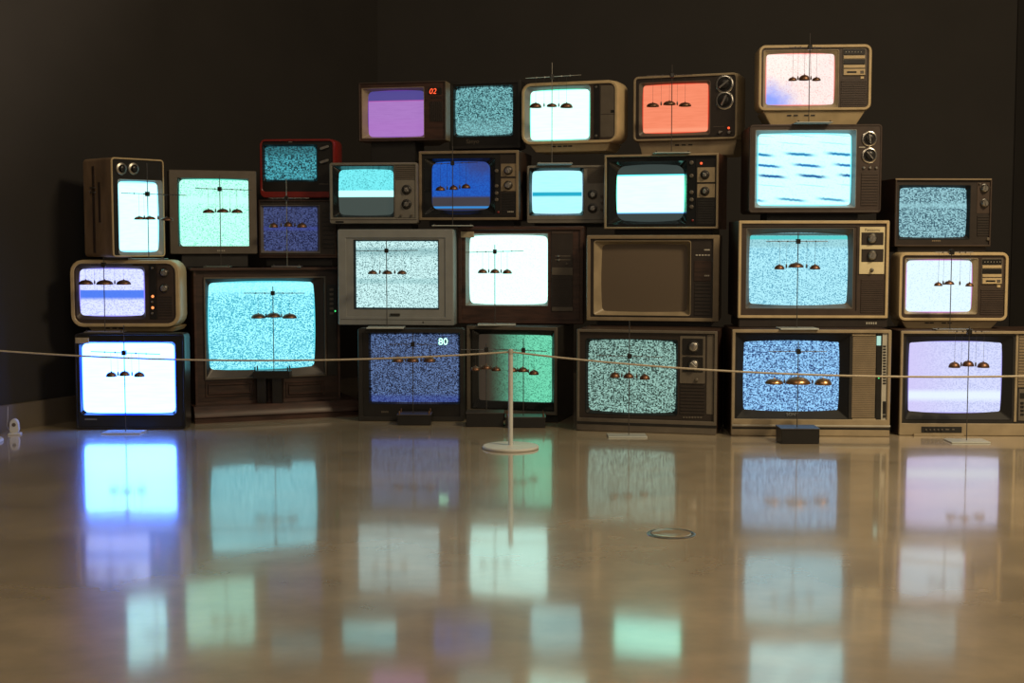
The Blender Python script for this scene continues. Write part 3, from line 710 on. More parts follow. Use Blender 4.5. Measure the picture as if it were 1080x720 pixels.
for (a, b_, ky) in ((245, 258.4, 251.6), (262.6, 276.2, 269.4)):
    t.plate('dial_plate', (908.7, a, 932, b_), 'darkbrown', 0.005, 0.3, cp); t.knob(920, ky, 5.4, 'silver', cp, 0.005)
t.knob(919.6, 284.8, 2.0, 'black', cp, 0.004)
cx, cz = t.p(920.5, 242.3); text('badge', 'Panasonic', cx, cz, t.rec - 0.004, 15.5 * t.k, 'brown', cp)
t.grille((908, 294, 932, 330), 'brown', 16, back='darkbrown')
t.base((779.5, 936.5), 'darkbrown', 0.010, 0.25)
if t.face[1] > 0.01:
    bb = new()
    for i in range(5): slab(bb, (t.p(914 + i * 2.4, 340)[0], t.face[1] * 0.35, t.p(915.6 + i * 2.4, 340)[0], t.face[1] * 0.6), 0.0088, 0.0110, 0.0004)
    obj('badge', bb, 'lightgrey', t.root)

def channel_portable(t, unit, gr, n=12):
    """push-button channel unit and speaker of the two cream sets on the right"""
    x0, y0, x1, y1 = unit; hh = y1 - y0
    cp = t.plate('control_panel', unit, 'taupe', 0.003, 0.8)
    for (a, b_, m, nm) in ((0.04, 0.23, 'black', 'channel_window'), (0.27, 0.38, 'cream', 'button_row'), (0.42, 0.58, 'black', 'channel_window'), (0.61, 0.72, 'cream', 'button_row'), (0.76, 0.98, 'cream', 'slider_plate')):
        t.bars(nm, [(x0 + 1, y0 + hh * a, x1 - 1.3, y0 + hh * b_)], -0.003, 0.003, m, cp)
    t.bars('slider_slot', [(x0 + 4.3, y0 + hh * 0.84, x0 + 14.5, y0 + hh * 0.91)], -0.006, 0.001, 'black', cp); t.bars('button', [(x1 - 6.5, y0 + hh * 0.82, x1 - 2.5, y0 + hh * 0.93)], -0.006, 0.001, 'taupe', cp)
    for k_ in range(6):
        t.bars('channel_mark', [(x0 + 3 + k_ * 3.2, y0 + hh * 0.12, x0 + 3.9 + k_ * 3.2, y0 + hh * 0.16)], -0.006, 0.0006, 'lightgrey', cp)
    t.bars('button', [(x1 - 6, y1 + 0.7, x1 - 2.3, y1 + 3.4)], 0, 0.003, 'cream')
    t.grille(gr, 'brown', n, back='darkbrown')

t = TV('AA', 'cream rounded portable television on the lavender set at the right, pale white screen', (948, 266, 1063.5, 338.5), 5.57, 2, ['AB'])
t.cabinet('cream', r=7, rim=3.3, depth=0.30, shape='portable', rec=0.008).front('brown', (954.8, 272.2, 1031.5, 331.3), 2)
t.bezel('beige', (957, 274.8, 1026, 328.6), dep=0.012, r=4, bow=(0.5, 0.9)).screen(screen_mat('pale_white', (214, 236, 246), (190, 214, 232), st=1.2, lohi=(0.22, 0.5), edge=(196, 110, 190), edge_w=0.018))
channel_portable(t, (1035.5, 272.3, 1058, 299.8), (1034.5, 304.5, 1059, 332))
t.base((958, 1048), 'cream', 0.030, 0.19, 6, slots=(979, 984, 997, 1003))

# ---- third row -----------------------------------------------------------------------------------
t = TV('L', 'grey-beige two-knob television, screen half cyan static with a white bar', (347.3, 171.3, 440.3, 236), 6.15, 5, ['P'])
t.cabinet('greige', r=2.5, rim=2.5, depth=0.34, rec=0.006, rimb=6, shape='crt').front('greige', (350.8, 174.8, 415.2, 228.8), 1)
t.bezel('gloss', (356.5, 179, 413.5, 226), dep=0.026, r=4, bow=(0.6, 0.8)).screen(screen_mat('half_static', (128, 208, 218), (62, 138, 150), st=1.05, tint=(0.85, 1.35, 1.3), lohi=(0.22, 0.52), bands=[(-0.1, 0.42, 0.02, 0.015, (66, 62, 60), 1.0), (0.40, 0.54, 0.012, 0.012, (222, 252, 252), 1.0)]))
t.grille((416.5, 174.3, 439, 189.3), 'taupe', 7, back='darkbrown')
cp = t.plate('control_panel', (416.5, 190, 438.7, 229.5), 'greige', 0.002, 0.4)
for y in (200, 215.2): t.knob(428.8, y, 5.2, 'black', cp, 0.002)
for x in (423, 434): t.knob(x, 227, 1.2, 'smalldark', cp, 0.002)
t.bars('badge', [(353.7, 233, 362.5, 235)], -0.006, 0.001, 'black'); t.bars('seam', [(348, 231.3, 439.5, 232)], -0.006, 0.0006, 'darkbrown')
t.base((355, 432), 'charcoal', 0.06, 0.2)

t = TV('M', 'brown television with tan dial plates showing a deep blue picture', (441.5, 158.8, 547, 232.3), 6.13, 10, ['P', 'Q'])
t.cabinet('tan', r=1, rim=3, depth=0.46, rec=0.010, side='wood').front('black', (446.8, 166.5, 522, 226.5), 2)
t.bezel('gloss', (454.6, 171, 515, 220.2), dep=0.022, r=6, bow=(0.8, 1.6)).screen(screen_mat('deep_blue', (26, 108, 224), (18, 88, 200), st=0.72, grain=0.9, bands=[(-0.1, 0.28, 0.02, 0.03, (72, 68, 76), 1.0), (0.045, 0.085, 0.012, 0.012, (60, 160, 245), 1.0)], corner=(0.85, 1.0, 0.55, (62, 70, 130), 0.8), edge=(20, 50, 120), edge_w=0.015))
cp = t.plate('control_panel', (527, 163, 545, 227.5), 'darkbrown', 0.003, 0.4)
for (a, b_, ky) in ((172.5, 186, 179.6), (188, 201.4, 195.2)):
    t.plate('dial_plate', (528, a, 544.6, b_), 'tan', 0.005, 0.3, cp); t.knob(536, ky, 4.6, 'silver', cp, 0.005)
t.grille((528.5, 203, 544.5, 226.5), 'black', 9, parent=cp, th=0.005)
for y in (180, 196, 203.5, 210.5): t.knob(523.4, y, 1.9, 'smalldark')
t.led(525.2, 223.6, 1.2, M['led_red'] if False else 'red')
t.bars('badge', [(535 + i * 1.7, 222.6, 536.2 + i * 1.7, 224) for i in range(4)], -0.005, 0.001, 'lightgrey', cp)
t.base((450, 540), 'black', 0.05, 0.2)

t = TV('N', 'small grey-beige television with pale cyan screen and one darker stripe', (555.5, 174.3, 640, 235.5), 6.14, 8, ['Q'])
t.cabinet('greige', r=2, rim=2.5, depth=0.31, rec=0.006, rimb=8).front('greige', (558, 176.7, 615.3, 227.3), 2)
t.bezel('gloss', (561, 180.2, 613.3, 224.6), dep=0.016, r=3, bow=(0.3, 0.4)).screen(screen_mat('cyan_stripe', (176, 236, 238), st=1.15, tint=(1.0, 1.16, 1.16), bands=[(0.405, 0.50, 0.03, 0.02, (14, 150, 178), 1.0)], edge=(190, 225, 250), edge_w=0.015))
t.grille((619.5, 177, 637, 193), 'taupe', 8, back='darkbrown')
for y in (205, 219.4): t.knob(625, y, 5.2, 'black')
for y in (207, 214, 221): t.knob(634.5, y, 1.3, 'smalldark')
t.bars('seam', [(556.5, 231.5, 639, 232.2)], -0.006, 0.0006, 'darkbrown')
t.base((562, 634), 'charcoal', 0.06, 0.2)

t = TV('O', 'television with thin cream rim and glossy black front, bright white picture between grey bars', (637, 162.3, 757.5, 241.5), 5.92, 17, ['R'])
t.cabinet('beige', r=1, rim=2.3, depth=0.34, rec=0.012, side='sidewood').front('gloss', (641, 169.5, 724, 236.5), 2)
t.bezel('gloss', (650, 175, 719, 231.5), dep=0.026, r=7, bow=(1.6, 2.0)).screen(screen_mat('white_between_bars', tint=(0.5, 1.1, 0.95), light=(218, 244, 236), st=2.60, bands=[(0.815, 1.2, 0.012, 0.01, (48, 38, 40), 1.0), (-0.2, 0.15, 0.01, 0.012, (46, 37, 40), 1.0), (0.80, 0.825, 0.008, 0.006, (70, 190, 215), 0.7), (0.145, 0.165, 0.006, 0.008, (70, 80, 200), 0.8)], edge=(120, 215, 180), edge_w=0.02, edge_first=True))
cp = t.plate('control_panel', (733.5, 167.3, 755, 237.5), 'black', 0.003, 0.4)
for (a, b_, ky) in ((176.3, 192, 184.2), (193.8, 208.3, 201.6)):
    t.plate('dial_plate', (735, a, 753.8, b_), 'beige', 0.005, 0.3, cp); t.knob(743.3, ky, 4.8, 'black', cp, 0.005)
t.led(739.3, 172, 1.3, 'led_red', cp); t.grille((735, 210, 753.8, 236), 'charcoal', 10, parent=cp, th=0.005)
for y in (171.3, 185.3, 202.7, 210.4, 218): t.knob(729, y, 2.1, 'smalldark')
t.led(730, 232.3, 1.2, 'red')
t.base((646, 750), 'black', 0.04, 0.22)

t = TV('X', 'brown television with two silver dials and rolling blue streaks across a cyan-white screen', (790, 131, 930, 224.8), 5.67, 3, ['W'])
t.cabinet('brown', r=4, rim=2.0, depth=0.36, rec=0.003, side='wood').front('brown', (796.5, 136.8, 903, 219), 1)
t.bezel('grey', (800, 140.5, 899, 216.2), dep=0.030, r=4, bow=(0.3, 0.6)).screen(screen_mat('rolling_streaks', tint=(0.9, 1.1, 1.1), light=(198, 240, 242), dark=(176, 224, 230), st=1.50, lohi=(0.2, 0.5), dashes=[(0.71, 0.032, (20, 105, 150), 1.0), (0.555, 0.030, (20, 95, 150), 1.0), (0.41, 0.032, (15, 75, 130), 1.0), (0.085, 0.028, (25, 110, 150), 0.9), (0.86, 0.010, (90, 170, 190), 0.6), (0.28, 0.010, (110, 175, 190), 0.6), (0.97, 0.008, (60, 160, 190), 0.6)], edge=(110, 215, 230), edge_w=0.02))
for y in (146.2, 163.8): t.knob(917, y, 8.0, 'dial')
t.bars('dial_mark', [(906, 154.6, 912.5, 155.8)], 0, 0.001, 'lightgrey')
for x in (911.2, 917.6, 924.2): t.knob(x, 176.8, 1.4, 'small')
t.grille((908, 182, 926, 217), 'brown', 12, back='darkbrown')
t.bars('trim_edge', [(792, 222.3, 928, 223)], 0, 0.002, 'taupe')
t.base((811, 908), 'charcoal', 0.06, 0.22)

t = TV('Z', 'dark brown boxy television on the cream portable at the right, blue-grey static', (943.8, 188, 1046, 260), 5.68, -2, ['AA'])
t.cabinet('brown', r=0.8, rim=2, depth=0.32, rec=0.008, side='wood').front('darkbrown', (948.5, 195, 1024, 252.5), 1)
t.bezel('matt', (951, 198, 1020.8, 249.7), dep=0.018, r=3, bow=(0.5, 0.5)).screen(screen_mat('blue_grey_static', (164, 220, 230), (26, 76, 98), st=0.88, lohi=(0.34, 0.64), bands=[(0.60, 0.68, 0.04, 0.04, (170, 228, 238), 0.55)]))
t.bars('trim_strip', [(944.3, 188.2, 1045.7, 189.8)], -0.008, 0.003, 'tan')
cp = t.plate('control_panel', (1031, 192, 1044.3, 225), 'brown', 0.002, 0.4)
for y in (198.6, 214.3): t.knob(1038.8, y, 4.7, 'silver', cp, 0.002)
t.knob(1033.6, 193.6, 1.0, 'small', cp, 0.002); t.knob(1042.5, 252, 1.7, 'smalldark')
t.grille((1031, 227, 1044.3, 249), 'darkbrown', 8)
t.bars('badge', [(983.5 + i * 1.9, 253.2, 985 + i * 1.9, 254.6) for i in range(5)], 0, 0.001, 'tan')
t.base((948, 1042), 'darkbrown', 0.02, 0.2)

# ---- top row -------------------------------------------------------------------------------------
t = TV('H', 'brown television with a purple screen and red number display', (378, 86, 470, 148.8), 6.30, 12, ['L'])
t.cabinet('brown', r=1.2, rim=1.5, depth=0.32, rec=0.006, side='tan', shape='crt').front('redwood', (381.3, 92.3, 446.9, 145.3), 0.5)
t.bezel('beige', (386.5, 95.5, 445.5, 143), dep=0.030, r=4, bow=(0.6, 1.0)).screen(screen_mat('purple', (196, 140, 226), st=0.74, bands=[(0.775, 1.2, 0.012, 0.01, (92, 82, 164), 1.0), (0.765, 0.785, 0.008, 0.008, (206, 96, 196), 0.8), (0.05, 0.35, 0.2, 0.15, (202, 132, 228), 0.4)], edge=(120, 60, 190), edge_w=0.015))
dp = t.plate('channel_display', (451.8, 92.5, 465.5, 99.8), 'black', 0.002, 0.3)
cx, cz = t.p(456.4, 96); text('channel_number', '02', cx, cz, t.rec - 0.002, 7.4 * t.k, 'led_red', dp, shear=0.2)
t.grille((453, 107, 466.5, 128), 'darkbrown', 7, vertical=True)
t.bars('button', [(454 + i * 3.2, 102.2, 456.3 + i * 3.2, 103.6) for i in range(4)], 0, 0.002, 'charcoal')
t.base((389, 436), 'charcoal', 0.03, 0.16)

t = TV('I', 'black television in the top row with teal speckled static', (473.8, 84.8, 549.3, 157), 6.36, 16, ['M'])
t.cabinet('charcoal', r=2, rim=3.5, depth=0.33, shape='crt', rec=0.005).front('black', (478, 90, 541, 144), 2)
t.bezel('gloss', (480, 92.3, 538.8, 141.3), dep=0.014, r=3, bow=(0.8, 0.8)).screen(screen_mat('teal_speckle', (136, 212, 216), (16, 62, 74), st=0.85, lohi=(0.36, 0.64), bands=[(0.0, 0.3, 0.02, 0.15, (150, 214, 218), 0.3)]))
cx, cz = t.p(498, 149.6); text('badge', 'Sanyo', cx, cz, t.rec, 14 * t.k, 'taupe', t.root, 0.001, 0.15)
t.base((482, 540), 'black', 0.02, 0.14)

t = TV('J', 'cream rounded portable television leaning left, blank white screen with mint edge', (549.8, 86, 651.5, 151.5), 6.17, 20, ['N', 'M'])
t.cabinet('cream', r=10, rim=3.2, depth=0.30, shape='portable', rec=0.007, swell=0.012).front('brown', (553, 90.5, 622.5, 149), 4)
t.bezel('grey', (557.8, 94.6, 620, 146.7), dep=0.018, r=4, bow=(0.4, 0.7)).screen(screen_mat('blank_mint', tint=(0.74, 1, 0.95), light=(212, 242, 234), st=2.00, edge=(96, 220, 180), edge_w=0.02))
t.plate('control_strip', (626, 89, 632, 147), 'black', 0.002, 0.4)
for y in (91.5, 143): t.knob(628.5, y, 1.2, 'small')
cp = t.plate('control_panel', (633, 89.8, 649, 144.5), 'taupe', 0.003, 0.6)
t.bars('seam', [(633.2, 119.9, 648.8, 120.6)], -0.003, 0.0006, 'darkbrown', cp); t.bars('button', [(644, 115.8, 647.7, 118.6)], -0.003, 0.002, 'black', cp)
t.base((563, 637), 'cream', 0.030, 0.18, 6, slots=(583, 589, 595, 600))

t = TV('K', 'tan portable television with two chrome dials and an orange screen', (667.8, 78.6, 777.8, 148), 6.02, 20, ['O'])
t.cabinet('beige', r=5, rim=2.4, depth=0.31, shape='portable', rec=0.006, swell=0.010).front('darkbrown', (673.5, 85.7, 748.8, 143), 3)
t.bezel('taupe', (677.2, 88.6, 746, 139.3), dep=0.014, r=3, bow=(0.4, 0.6)).screen(screen_mat('orange', (250, 142, 106), st=1.0, bands=[(0.03, 0.10, 0.02, 0.03, (255, 160, 124), 0.8)], edge=(228, 62, 40), edge_w=0.018))
for y in (88.7, 105.8): t.knob(764, y, 9.4, 'dial')
for x in (759.3, 769): t.knob(x, 139.5, 2.2, 'silver')
t.led(768.3, 134.8, 1.2, 'led_red'); t.bars('seam', [(752, 133, 763.5, 133.6)], 0, 0.0006, 'taupe')
t.base((676, 772), 'beige', 0.030, 0.18, 4, slots=(713, 720, 727))

t = TV('Y', 'cream rounded portable television topmost at the right, pinkish white screen', (800, 47, 919.3, 116.5), 5.78, 4, ['X'])
t.cabinet('cream', r=7, rim=3.0, depth=0.30, shape='portable', rec=0.008).front('brown', (805.3, 52.4, 884.8, 113.7), 2)
t.bezel('beige', (808.5, 56.6, 880.5, 109.8), dep=0.012, r=3, bow=(0.4, 0.9)).screen(screen_mat('pink_white', (255, 236, 230), (238, 196, 190), st=1.05, lohi=(0.2, 0.5), corner=(0.05, 0.05, 0.55, (130, 158, 255), 0.95), edge=(250, 130, 120), edge_w=0.02))
channel_portable(t, (889, 50.6, 913.8, 79.6), (887, 84, 914, 113))
t.base((815, 903), 'cream', 0.035, 0.19, 10, slots=(833, 840, 851, 858))

# ------------------------------------------------------------------ bell stands
def stand(label, rod, Y, bells, hub=None, bar=None, base='plate', base_px=None, z=0.0, mat='copper', bw=20, bh=6.5, clappers=True, top=None, bar_mat='darksteel', extra_threads=()):
    """rod: (px, y of its top); bells: list of (px, py of the lower edge)"""
    k = Y / FOC
    px = rod[0]; P = at(px, 400, Y); X0 = P.x
    root = thing('bell_stand', (X0, Y, z), 0, label, 'bell stand', 'bell stands in front of the televisions')
    def loc(x, y): q = at(x, y, Y); return (q.x - X0, q.z - z)
    bx0, bx1 = base_px; u0, u1 = loc(bx0, 400)[0], loc(bx1, 400)[0]
    bm = new(); foot = 0.0
    if base == 'plate':
        foot = 0.006; dp = 0.05
        box(bm, (u0, -dp, 0), (u1, dp, foot)); bmesh.ops.bevel(bm, geom=bm.edges[:], offset=0.0012, segments=1, affect='EDGES')
        bo = obj('base_plate', bm, 'acrylic', root)
    elif base == 'strip':
        foot = 0.007; dp = 0.032
        if z > CAMH: dp = 0.135; foot = 0.004       # reaches out over the front edge of the set below
        box(bm, (u0, -dp, 0), (u1, 0.03, foot)); bmesh.ops.bevel(bm, geom=bm.edges[:], offset=0.0012, segments=1, affect='EDGES')
        bo = obj('base_plate', bm, 'acrylic' if z > CAMH else 'steel', root)
        bm = new(); n = 4
        for xx in (u0 + 0.01, u1 - 0.01): lathe_z(bm, (xx, -dp + 0.008, foot), [(0.004, -0.001), (0.004, 0.004), (0.0025, 0.006)], 10)
        obj('screw', bm, 'darksteel', bo)
    elif base in ('box', 'pegbox'):
        foot = 0.062 if base == 'box' else 0.048; dp = 0.055
        box(bm, (u0, -dp, 0), (u1, dp, foot - 0.004)); bmesh.ops.bevel(bm, geom=bm.edges[:], offset=0.002, segments=2, affect='EDGES')
        bo = obj('base_box', bm, 'black', root)
        bm = new(); box(bm, (u0 - 0.002, -dp - 0.002, foot - 0.004), (u1 + 0.002, dp + 0.002, foot)); obj('box_lid', bm, 'darksteel', bo)
        if base == 'pegbox':
            for xx in (u0 + 0.008, u1 - 0.008):
                for yy in (-dp + 0.008, dp - 0.008):
                    bm = new(); lathe_z(bm, (xx, yy, foot), [(0.0035, -0.012), (0.0035, 0.012), (0.0025, 0.014)], 10); obj('peg', bm, 'copper', bo)
    elif base == 'table':
        foot = 0.148; dp = 0.038
        box(bm, (u0, -dp, foot - 0.036), (u1, dp, foot)); bmesh.ops.bevel(bm, geom=bm.edges[:], offset=0.003, segments=2, affect='EDGES')
        bo = obj('table_top', bm, 'black', root)
        for a, b_ in ((272, 281.3), (288, 298)):
            a, b_ = loc(a, 400)[0], loc(b_, 400)[0]; bm = new(); box(bm, (a, -0.022, 0), (b_, 0.022, foot - 0.034)); obj('leg', bm, 'black', root)
        for xx in (u0 + 0.008, u1 - 0.008):
            for yy in (-dp + 0.008, dp - 0.008):
                bm = new(); lathe_z(bm, (xx, yy, foot), [(0.003, -0.002), (0.003, 0.016), (0.002, 0.018)], 10); obj('peg', bm, 'black', bo)
    ztop = loc(px, rod[1])[1]
    bm = new(); tube(bm, [(0, 0, foot - 0.003), (0.0, 0, ztop * 0.5), (0, 0, ztop)], 0.0019, 8); obj('rod', bm, bar_mat, root)
    zb = None
    if bar:
        a, b_ = loc(bar[0], bar[1]), loc(bar[2], bar[3])
        bm = new(); tube(bm, [(a[0], -0.003, a[1]), (b_[0], -0.003, b_[1])], 0.0015, 8)
        lathe_stops = [0.2, 0.35, 0.65, 0.8]
        for q in lathe_stops:
            xx = a[0] + (b_[0] - a[0]) * q; zz = a[1] + (b_[1] - a[1]) * q
            box(bm, (xx - 0.002, -0.006, zz - 0.003), (xx + 0.002, 0.0, zz + 0.003))
        obj('crossbar', bm, bar_mat, root)
        zb = lambda x: a[1] + (b_[1] - a[1]) * (x - a[0]) / (b_[0] - a[0])
        hx, hz = (0.0, zb(0.0)) if hub is None else loc(*hub)
        bm = new(); hw = 0.0085
        slab(bm, (hx - hw, hz - hw * 1.15, hx + hw, hz + hw * 1.15), -0.011, 0.009, 0.002, 0.0015); obj('hub', bm, 'black', root)
    us = []
    for i, bl in enumerate(bells):
        bx, by = bl[0], bl[1]; W = (bl[2] if len(bl) > 2 else bw) * k / 2; Hh = (bl[3] if len(bl) > 3 else bh) * k
        cx, cz = loc(bx, by); us.append((cx, cz, Hh, W))
        bm = new()
        prof = [(W, 0.0), (W * 1.01, Hh * 0.12), (W * 0.96, Hh * 0.36), (W * 0.84, Hh * 0.60), (W * 0.62, Hh * 0.82), (W * 0.34, Hh * 0.95), (W * 0.10, Hh), (0.003, Hh + 0.001), (0.002, Hh + 0.003)]
        inn = [(0.002, Hh - 0.004), (W * 0.32, Hh * 0.88), (W * 0.60, Hh * 0.74), (W * 0.80, Hh * 0.52), (W * 0.92, Hh * 0.28), (W * 0.965, 0.0)]
        lathe_z(bm, (cx, 0, cz), prof + [(0.0015, Hh + 0.003)] + inn, 28, close=False)
        bo = obj('bell', bm, mat, root)
        ys = 0.0
        if zb and abs(cx) > 0.008:
            bm = new(); tube(bm, [(cx, -0.003, zb(cx)), (cx, 0.0, cz + Hh + 0.001)], 0.0005, 6); obj('thread', bm, 'darksteel', root)
    if clappers and len(us) == 3:
        for i in (0, 1):
            (xa, za, ha, wa), (xb, zb_, hb, wb) = us[i], us[i + 1]
            xm = (xa + wa + xb - wb) / 2; zm = (za + zb_) / 2 + 0.010
            bm = new(); lathe_z(bm, (xm, 0.0, zm), [(0.0015, -0.009), (0.0032, -0.006), (0.0036, 0.0), (0.0028, 0.006), (0.0012, 0.009)], 10)
            obj('clapper', bm, 'darksteel', root)
            if zb:
                bm = new(); tube(bm, [(xm, -0.003, zb(xm)), (xm, 0.0, zm + 0.008)], 0.0004, 6); obj('thread', bm, 'darksteel', root)
    return root

def on(key): return TVS[key].top
def fy(key, px, d): return TVS[key].plane_y(px) + d

# on the floor
stand('bell stand with pale floor plate, before the blue-edged white screen at far left', (131.5, 343), 5.52, [(117.5, 397), (131.5, 396), (147, 397)], bar=(96, 370.5, 169, 373.5), base_px=(109, 150), bw=11, bh=5)
stand('bell stand on a low black table on the plinth of the wooden console', (289, 302), TVS['G'].plane_y(289) - 0.042, [(272.5, 335.5), (288.5, 334.5), (305.5, 335.5)], bar=(257, 309, 321, 309), base='table', base_px=(268.5, 306.5), z=zpl, bw=15, bh=5)
stand('bell stand on a black pegged box, before the screen showing 80', (435.5, 352), 5.80, [(419.5, 381.5), (435.5, 381.5), (453, 381.5)], bar=(410, 363, 462, 363), base='pegbox', base_px=(420, 455), bw=13, bh=5.5)
stand('bell stand on a black box, half behind the rope post, nearer the 80 screen', (513, 362), 5.75, [(501.5, 390.5, 11), (513, 389, 10), (523.5, 391, 10)], bar=(486, 368.5, 542, 368.5), base='box', base_px=(492, 531), bw=10, bh=4.5)
stand('bell stand on a black pegged box, before the green half of the fading screen', (552, 357), 5.72, [(540.5, 392, 10), (551.5, 392, 10.5), (563, 395, 10.5)], bar=(527, 368, 577, 370.5), base='pegbox', base_px=(533, 575), bw=10, bh=5)
stand('bell stand on a thin dark floor plate, before the mint green grainy static', (663.5, 338), 5.42, [(648.5, 398), (663, 398.5), (680, 400)], bar=(629, 374.5, 698, 376.5), base_px=(641, 682), bw=11, bh=5.5)
stand('bell stand with large brass bells on a black box, before the bright blue static', (841.5, 360), 5.26, [(816.5, 404.5, 19, 5.5), (841.5, 404.5, 26, 7.5), (868, 405.5, 18, 7)], bar=(811, 370.5, 872, 370.5), base='box', base_px=(822, 862), mat='brass')
stand('bell stand on a pale floor plate, before the lavender screen at the right edge', (1021, 344), 5.27, [(1006.5, 387.5, 12), (1021, 386, 12), (1037, 387.5, 12.5)], bar=(1000, 349.5, 1044, 349.5), base_px=(1001, 1042), bh=6)
# on televisions of the floor row
stand('bell stand before the blue-banded screen, on top of the black set', (112, 270), 5.655, [(90.5, 300, 15), (110.5, 300, 17.5), (130.5, 300, 15)], bar=(84, 279, 140, 279), base='strip', base_px=(92, 133), z=on('F'), bh=5)
stand('bell stand before the mint static of the square television, on the console top', (235, 184), fy('G', 235, 0.035), [(220, 224.5, 12), (235, 224, 12.5), (250, 224.5, 11.5)], bar=(206, 198.5, 266, 200.5), base='strip', base_px=(218, 246), z=on('G'), bh=4)
stand('bell stand before the dim violet static, under the red television', (304.5, 188), fy('G', 305, 0.03), [(288.5, 240, 9.5), (304, 239, 9), (318.5, 240, 10.5)], bar=(284, 209, 326, 209), base='strip', base_px=(289, 320), z=on('G'), bh=5, bar_mat='steel')
stand('bell stand before the black and white static of the silver-grey television', (408.5, 254), 5.885, [(393, 289, 10), (408.5, 289, 10.5), (424, 289, 10)], bar=(375, 264.5, 441, 264), base='plate', base_px=(388, 427), z=on('S'), bh=4)
stand('bell stand before the white screen of the set with the paper sticker', (522, 258), fy('T', 522, 0.03), [(509, 288, 10), (522, 288, 10), (535, 288.5, 10)], bar=(491, 266, 552, 264.5), base='plate', base_px=(504, 544), z=on('T'), bh=4.5)
stand('bell stand before the pale blue static of the cream-rimmed brown television', (839.5, 244), 5.455, [(822, 284, 10.5), (839.5, 282, 16), (859.5, 284, 11)], bar=(808, 254.5, 873, 254.5), base='plate', base_px=(820, 860), z=on('V'), bh=5)
stand('bell stand before the pale white portable screen at the right', (1000.5, 262), 5.47, [(989.5, 301.5, 8.5), (1001, 300, 10.5), (1022.5, 302, 8.5)], bar=(986, 266, 1026, 266), base='strip', base_px=(984, 1022), z=on('AB'), bh=4)
# higher up
stand('bell stand before the television stood on its side at the far left', (159.5, 172), 5.64, [(147, 231.5, 11), (158, 231.5, 12), (176, 232.5, 13)], bar=(128, 203.5, 197, 206), base='strip', base_px=(140, 178), z=on('E'), bh=3.5)
stand('bell stand before the deep blue picture in the middle of the wall', (478, 154), fy('M', 478, -0.055), [(464.5, 201, 10), (478.5, 200, 9), (491.5, 198.5, 9.5)], bar=(456, 173, 504, 171), base='strip', base_px=(458, 500), z=max(on('P'), on('Q')), bh=4.5)
stand('bell stand rising above the blank white screen of the leaning cream portable', (581.5, 66), fy('J', 581.5, -0.055), [(565, 113.5, 12.5, 5), (582, 112.5, 11, 3.5), (597.5, 113.5, 13, 5)], bar=(554, 82.5, 613, 79), base='strip', base_px=(566, 602), z=on('N'), bh=5, bar_mat='steel')
stand('bell stand rising above the orange screen', (706, 68), fy('K', 706, -0.06), [(688.5, 112.5, 13), (706, 110.5, 13), (722.5, 112, 13)], bar=(682, 80, 730, 79), base='strip', base_px=(685, 722), z=on('O'), bh=4)
stand('bell stand rising above the pinkish white screen at the top right', (848.5, 35), fy('Y', 848.5, -0.055), [(836, 85, 9, 3.5), (848.3, 84.5, 11.5, 5.5), (861, 85, 9, 3.5)], bar=(832, 50, 866, 50), base='strip', base_px=(829, 866), z=on('X'))

# ------------------------------------------------------------------ rope posts and cord
def stanchion(P, label):
    r = thing('rope_post', (P.x, P.y, 0), 0, label, 'rope post', 'low white rope posts')
    bm = new(); lathe_z(bm, (0, 0, 0), [(0.106, 0), (0.109, 0.002), (0.109, 0.008), (0.106, 0.011), (0.020, 0.012), (0.014, 0.013)], 56); obj('base', bm, 'white', r)
    bm = new(); lathe_z(bm, (0, 0, 0), [(0.0092, 0.012), (0.0092, 0.372), (0.0092, 0.376)], 24); obj('post', bm, 'white', r)
    bm = new(); lathe_z(bm, (0, 0, 0), [(0.0100, 0.366), (0.0100, 0.382), (0.008, 0.385), (0.003, 0.386)], 24); obj('cap', bm, 'lightgrey', r)
    return r
P1 = on_floor(538.5, 472.5); P0 = on_floor(-27, 466); P2 = Vector((2.20, 4.35, 0))
stanchion(P1, 'low white rope post with round base in the middle of the floor')
stanchion(P0, 'low rope post at the left edge, only its blue-lit base showing')
stanchion(P2, 'low white rope post just beyond the right edge, at the end of the cord')
def sag(a, b, s, n=24):
    return [a.lerp(b, i / n) - Vector((0, 0, 4 * s * (i / n) * (1 - i / n))) for i in range(n + 1)]
zc = 0.374
a, b, c = (Vector((p.x, p.y, zc)) for p in (P0, P1, P2))
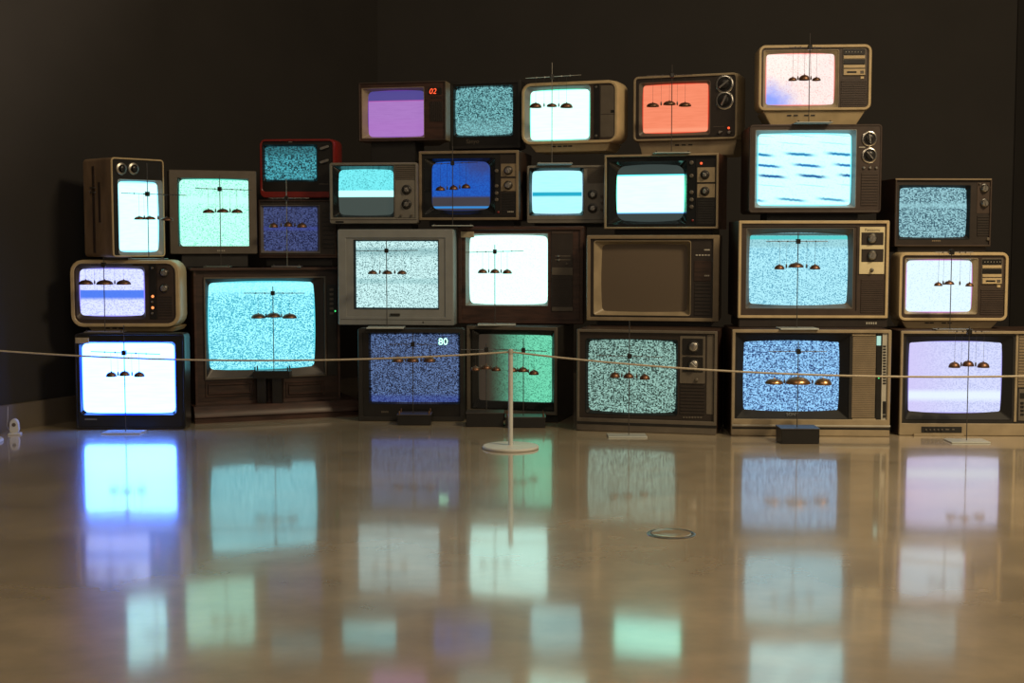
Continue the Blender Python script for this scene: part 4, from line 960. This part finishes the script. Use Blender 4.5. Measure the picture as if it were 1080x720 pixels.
bm = new(); tube(bm, sag(a, b, 0.040)[:-1] + sag(b, c, 0.052), 0.0035, 8)
tag(obj('barrier_cord', bm, 'cord'), 'thin beige barrier cord strung from the rope post across the televisions', 'cord')

# ------------------------------------------------------------------ small things on the floor
q = on_floor(708, 563)
r = thing('floor_outlet', (q.x, q.y, 0), 0, 'round metal outlet cover set into the floor below the mint static', 'floor outlet')
bm = new(); lathe_z(bm, (0, 0, 0), [(0.066, 0.0), (0.066, 0.0015), (0.064, 0.0025), (0.058, 0.0025), (0.057, 0.001)], 48, close=False); obj('ring', bm, 'steel', r)
bm = new(); lathe_z(bm, (0, 0, 0), [(0.0575, 0.0002), (0.054, 0.0004)], 48, close=False); obj('groove', bm, 'taupe', r)
bm = new(); lathe_z(bm, (0, 0, 0), [(0.054, 0.0002), (0.054, 0.003), (0.050, 0.0042), (0.03, 0.0036), (0.01, 0.003)], 48); obj('lid', bm, 'mirror', r)

q = on_floor(15.5, 458.2)
r = thing('floor_sensor', (q.x, q.y, 0), math.radians(10), 'small white sensor standing on the floor by the left wall', 'sensor')
bm = new(); hw = 0.022
loft(bm, [(outline((-0.020, 0.006, 0.020, 0.064), 0.018), -0.012), (outline((-0.021, 0.006, 0.021, 0.066), 0.019), -0.008), (outline((-0.021, 0.006, 0.021, 0.066), 0.019), 0.014)], True, True)
for v in bm.verts: v.co.x *= 1.0 - 0.25 * (v.co.z / 0.066)
obj('housing', bm, 'white', r)
bm = new(); slab(bm, (-0.024, 0.0, 0.026, 0.008), -0.020, 0.020, 0.003, 0.0015); obj('foot', bm, 'white', r)
bm = new(); lathe_y(bm, 0, 0.043, [(0.008, -0.010), (0.008, -0.014), (0.006, -0.015)], seg=18); obj('lens', bm, 'taupe', r)
bm = new(); pts = [(-0.010, 0.014, 0.02), (-0.026, 0.020, 0.018), (-0.034, 0.022, 0.035), (-0.030, 0.022, 0.065), (-0.028, 0.022, 0.115)]
tube(bm, pts, 0.0016, 6); obj('cable', bm, 'lightgrey', r)
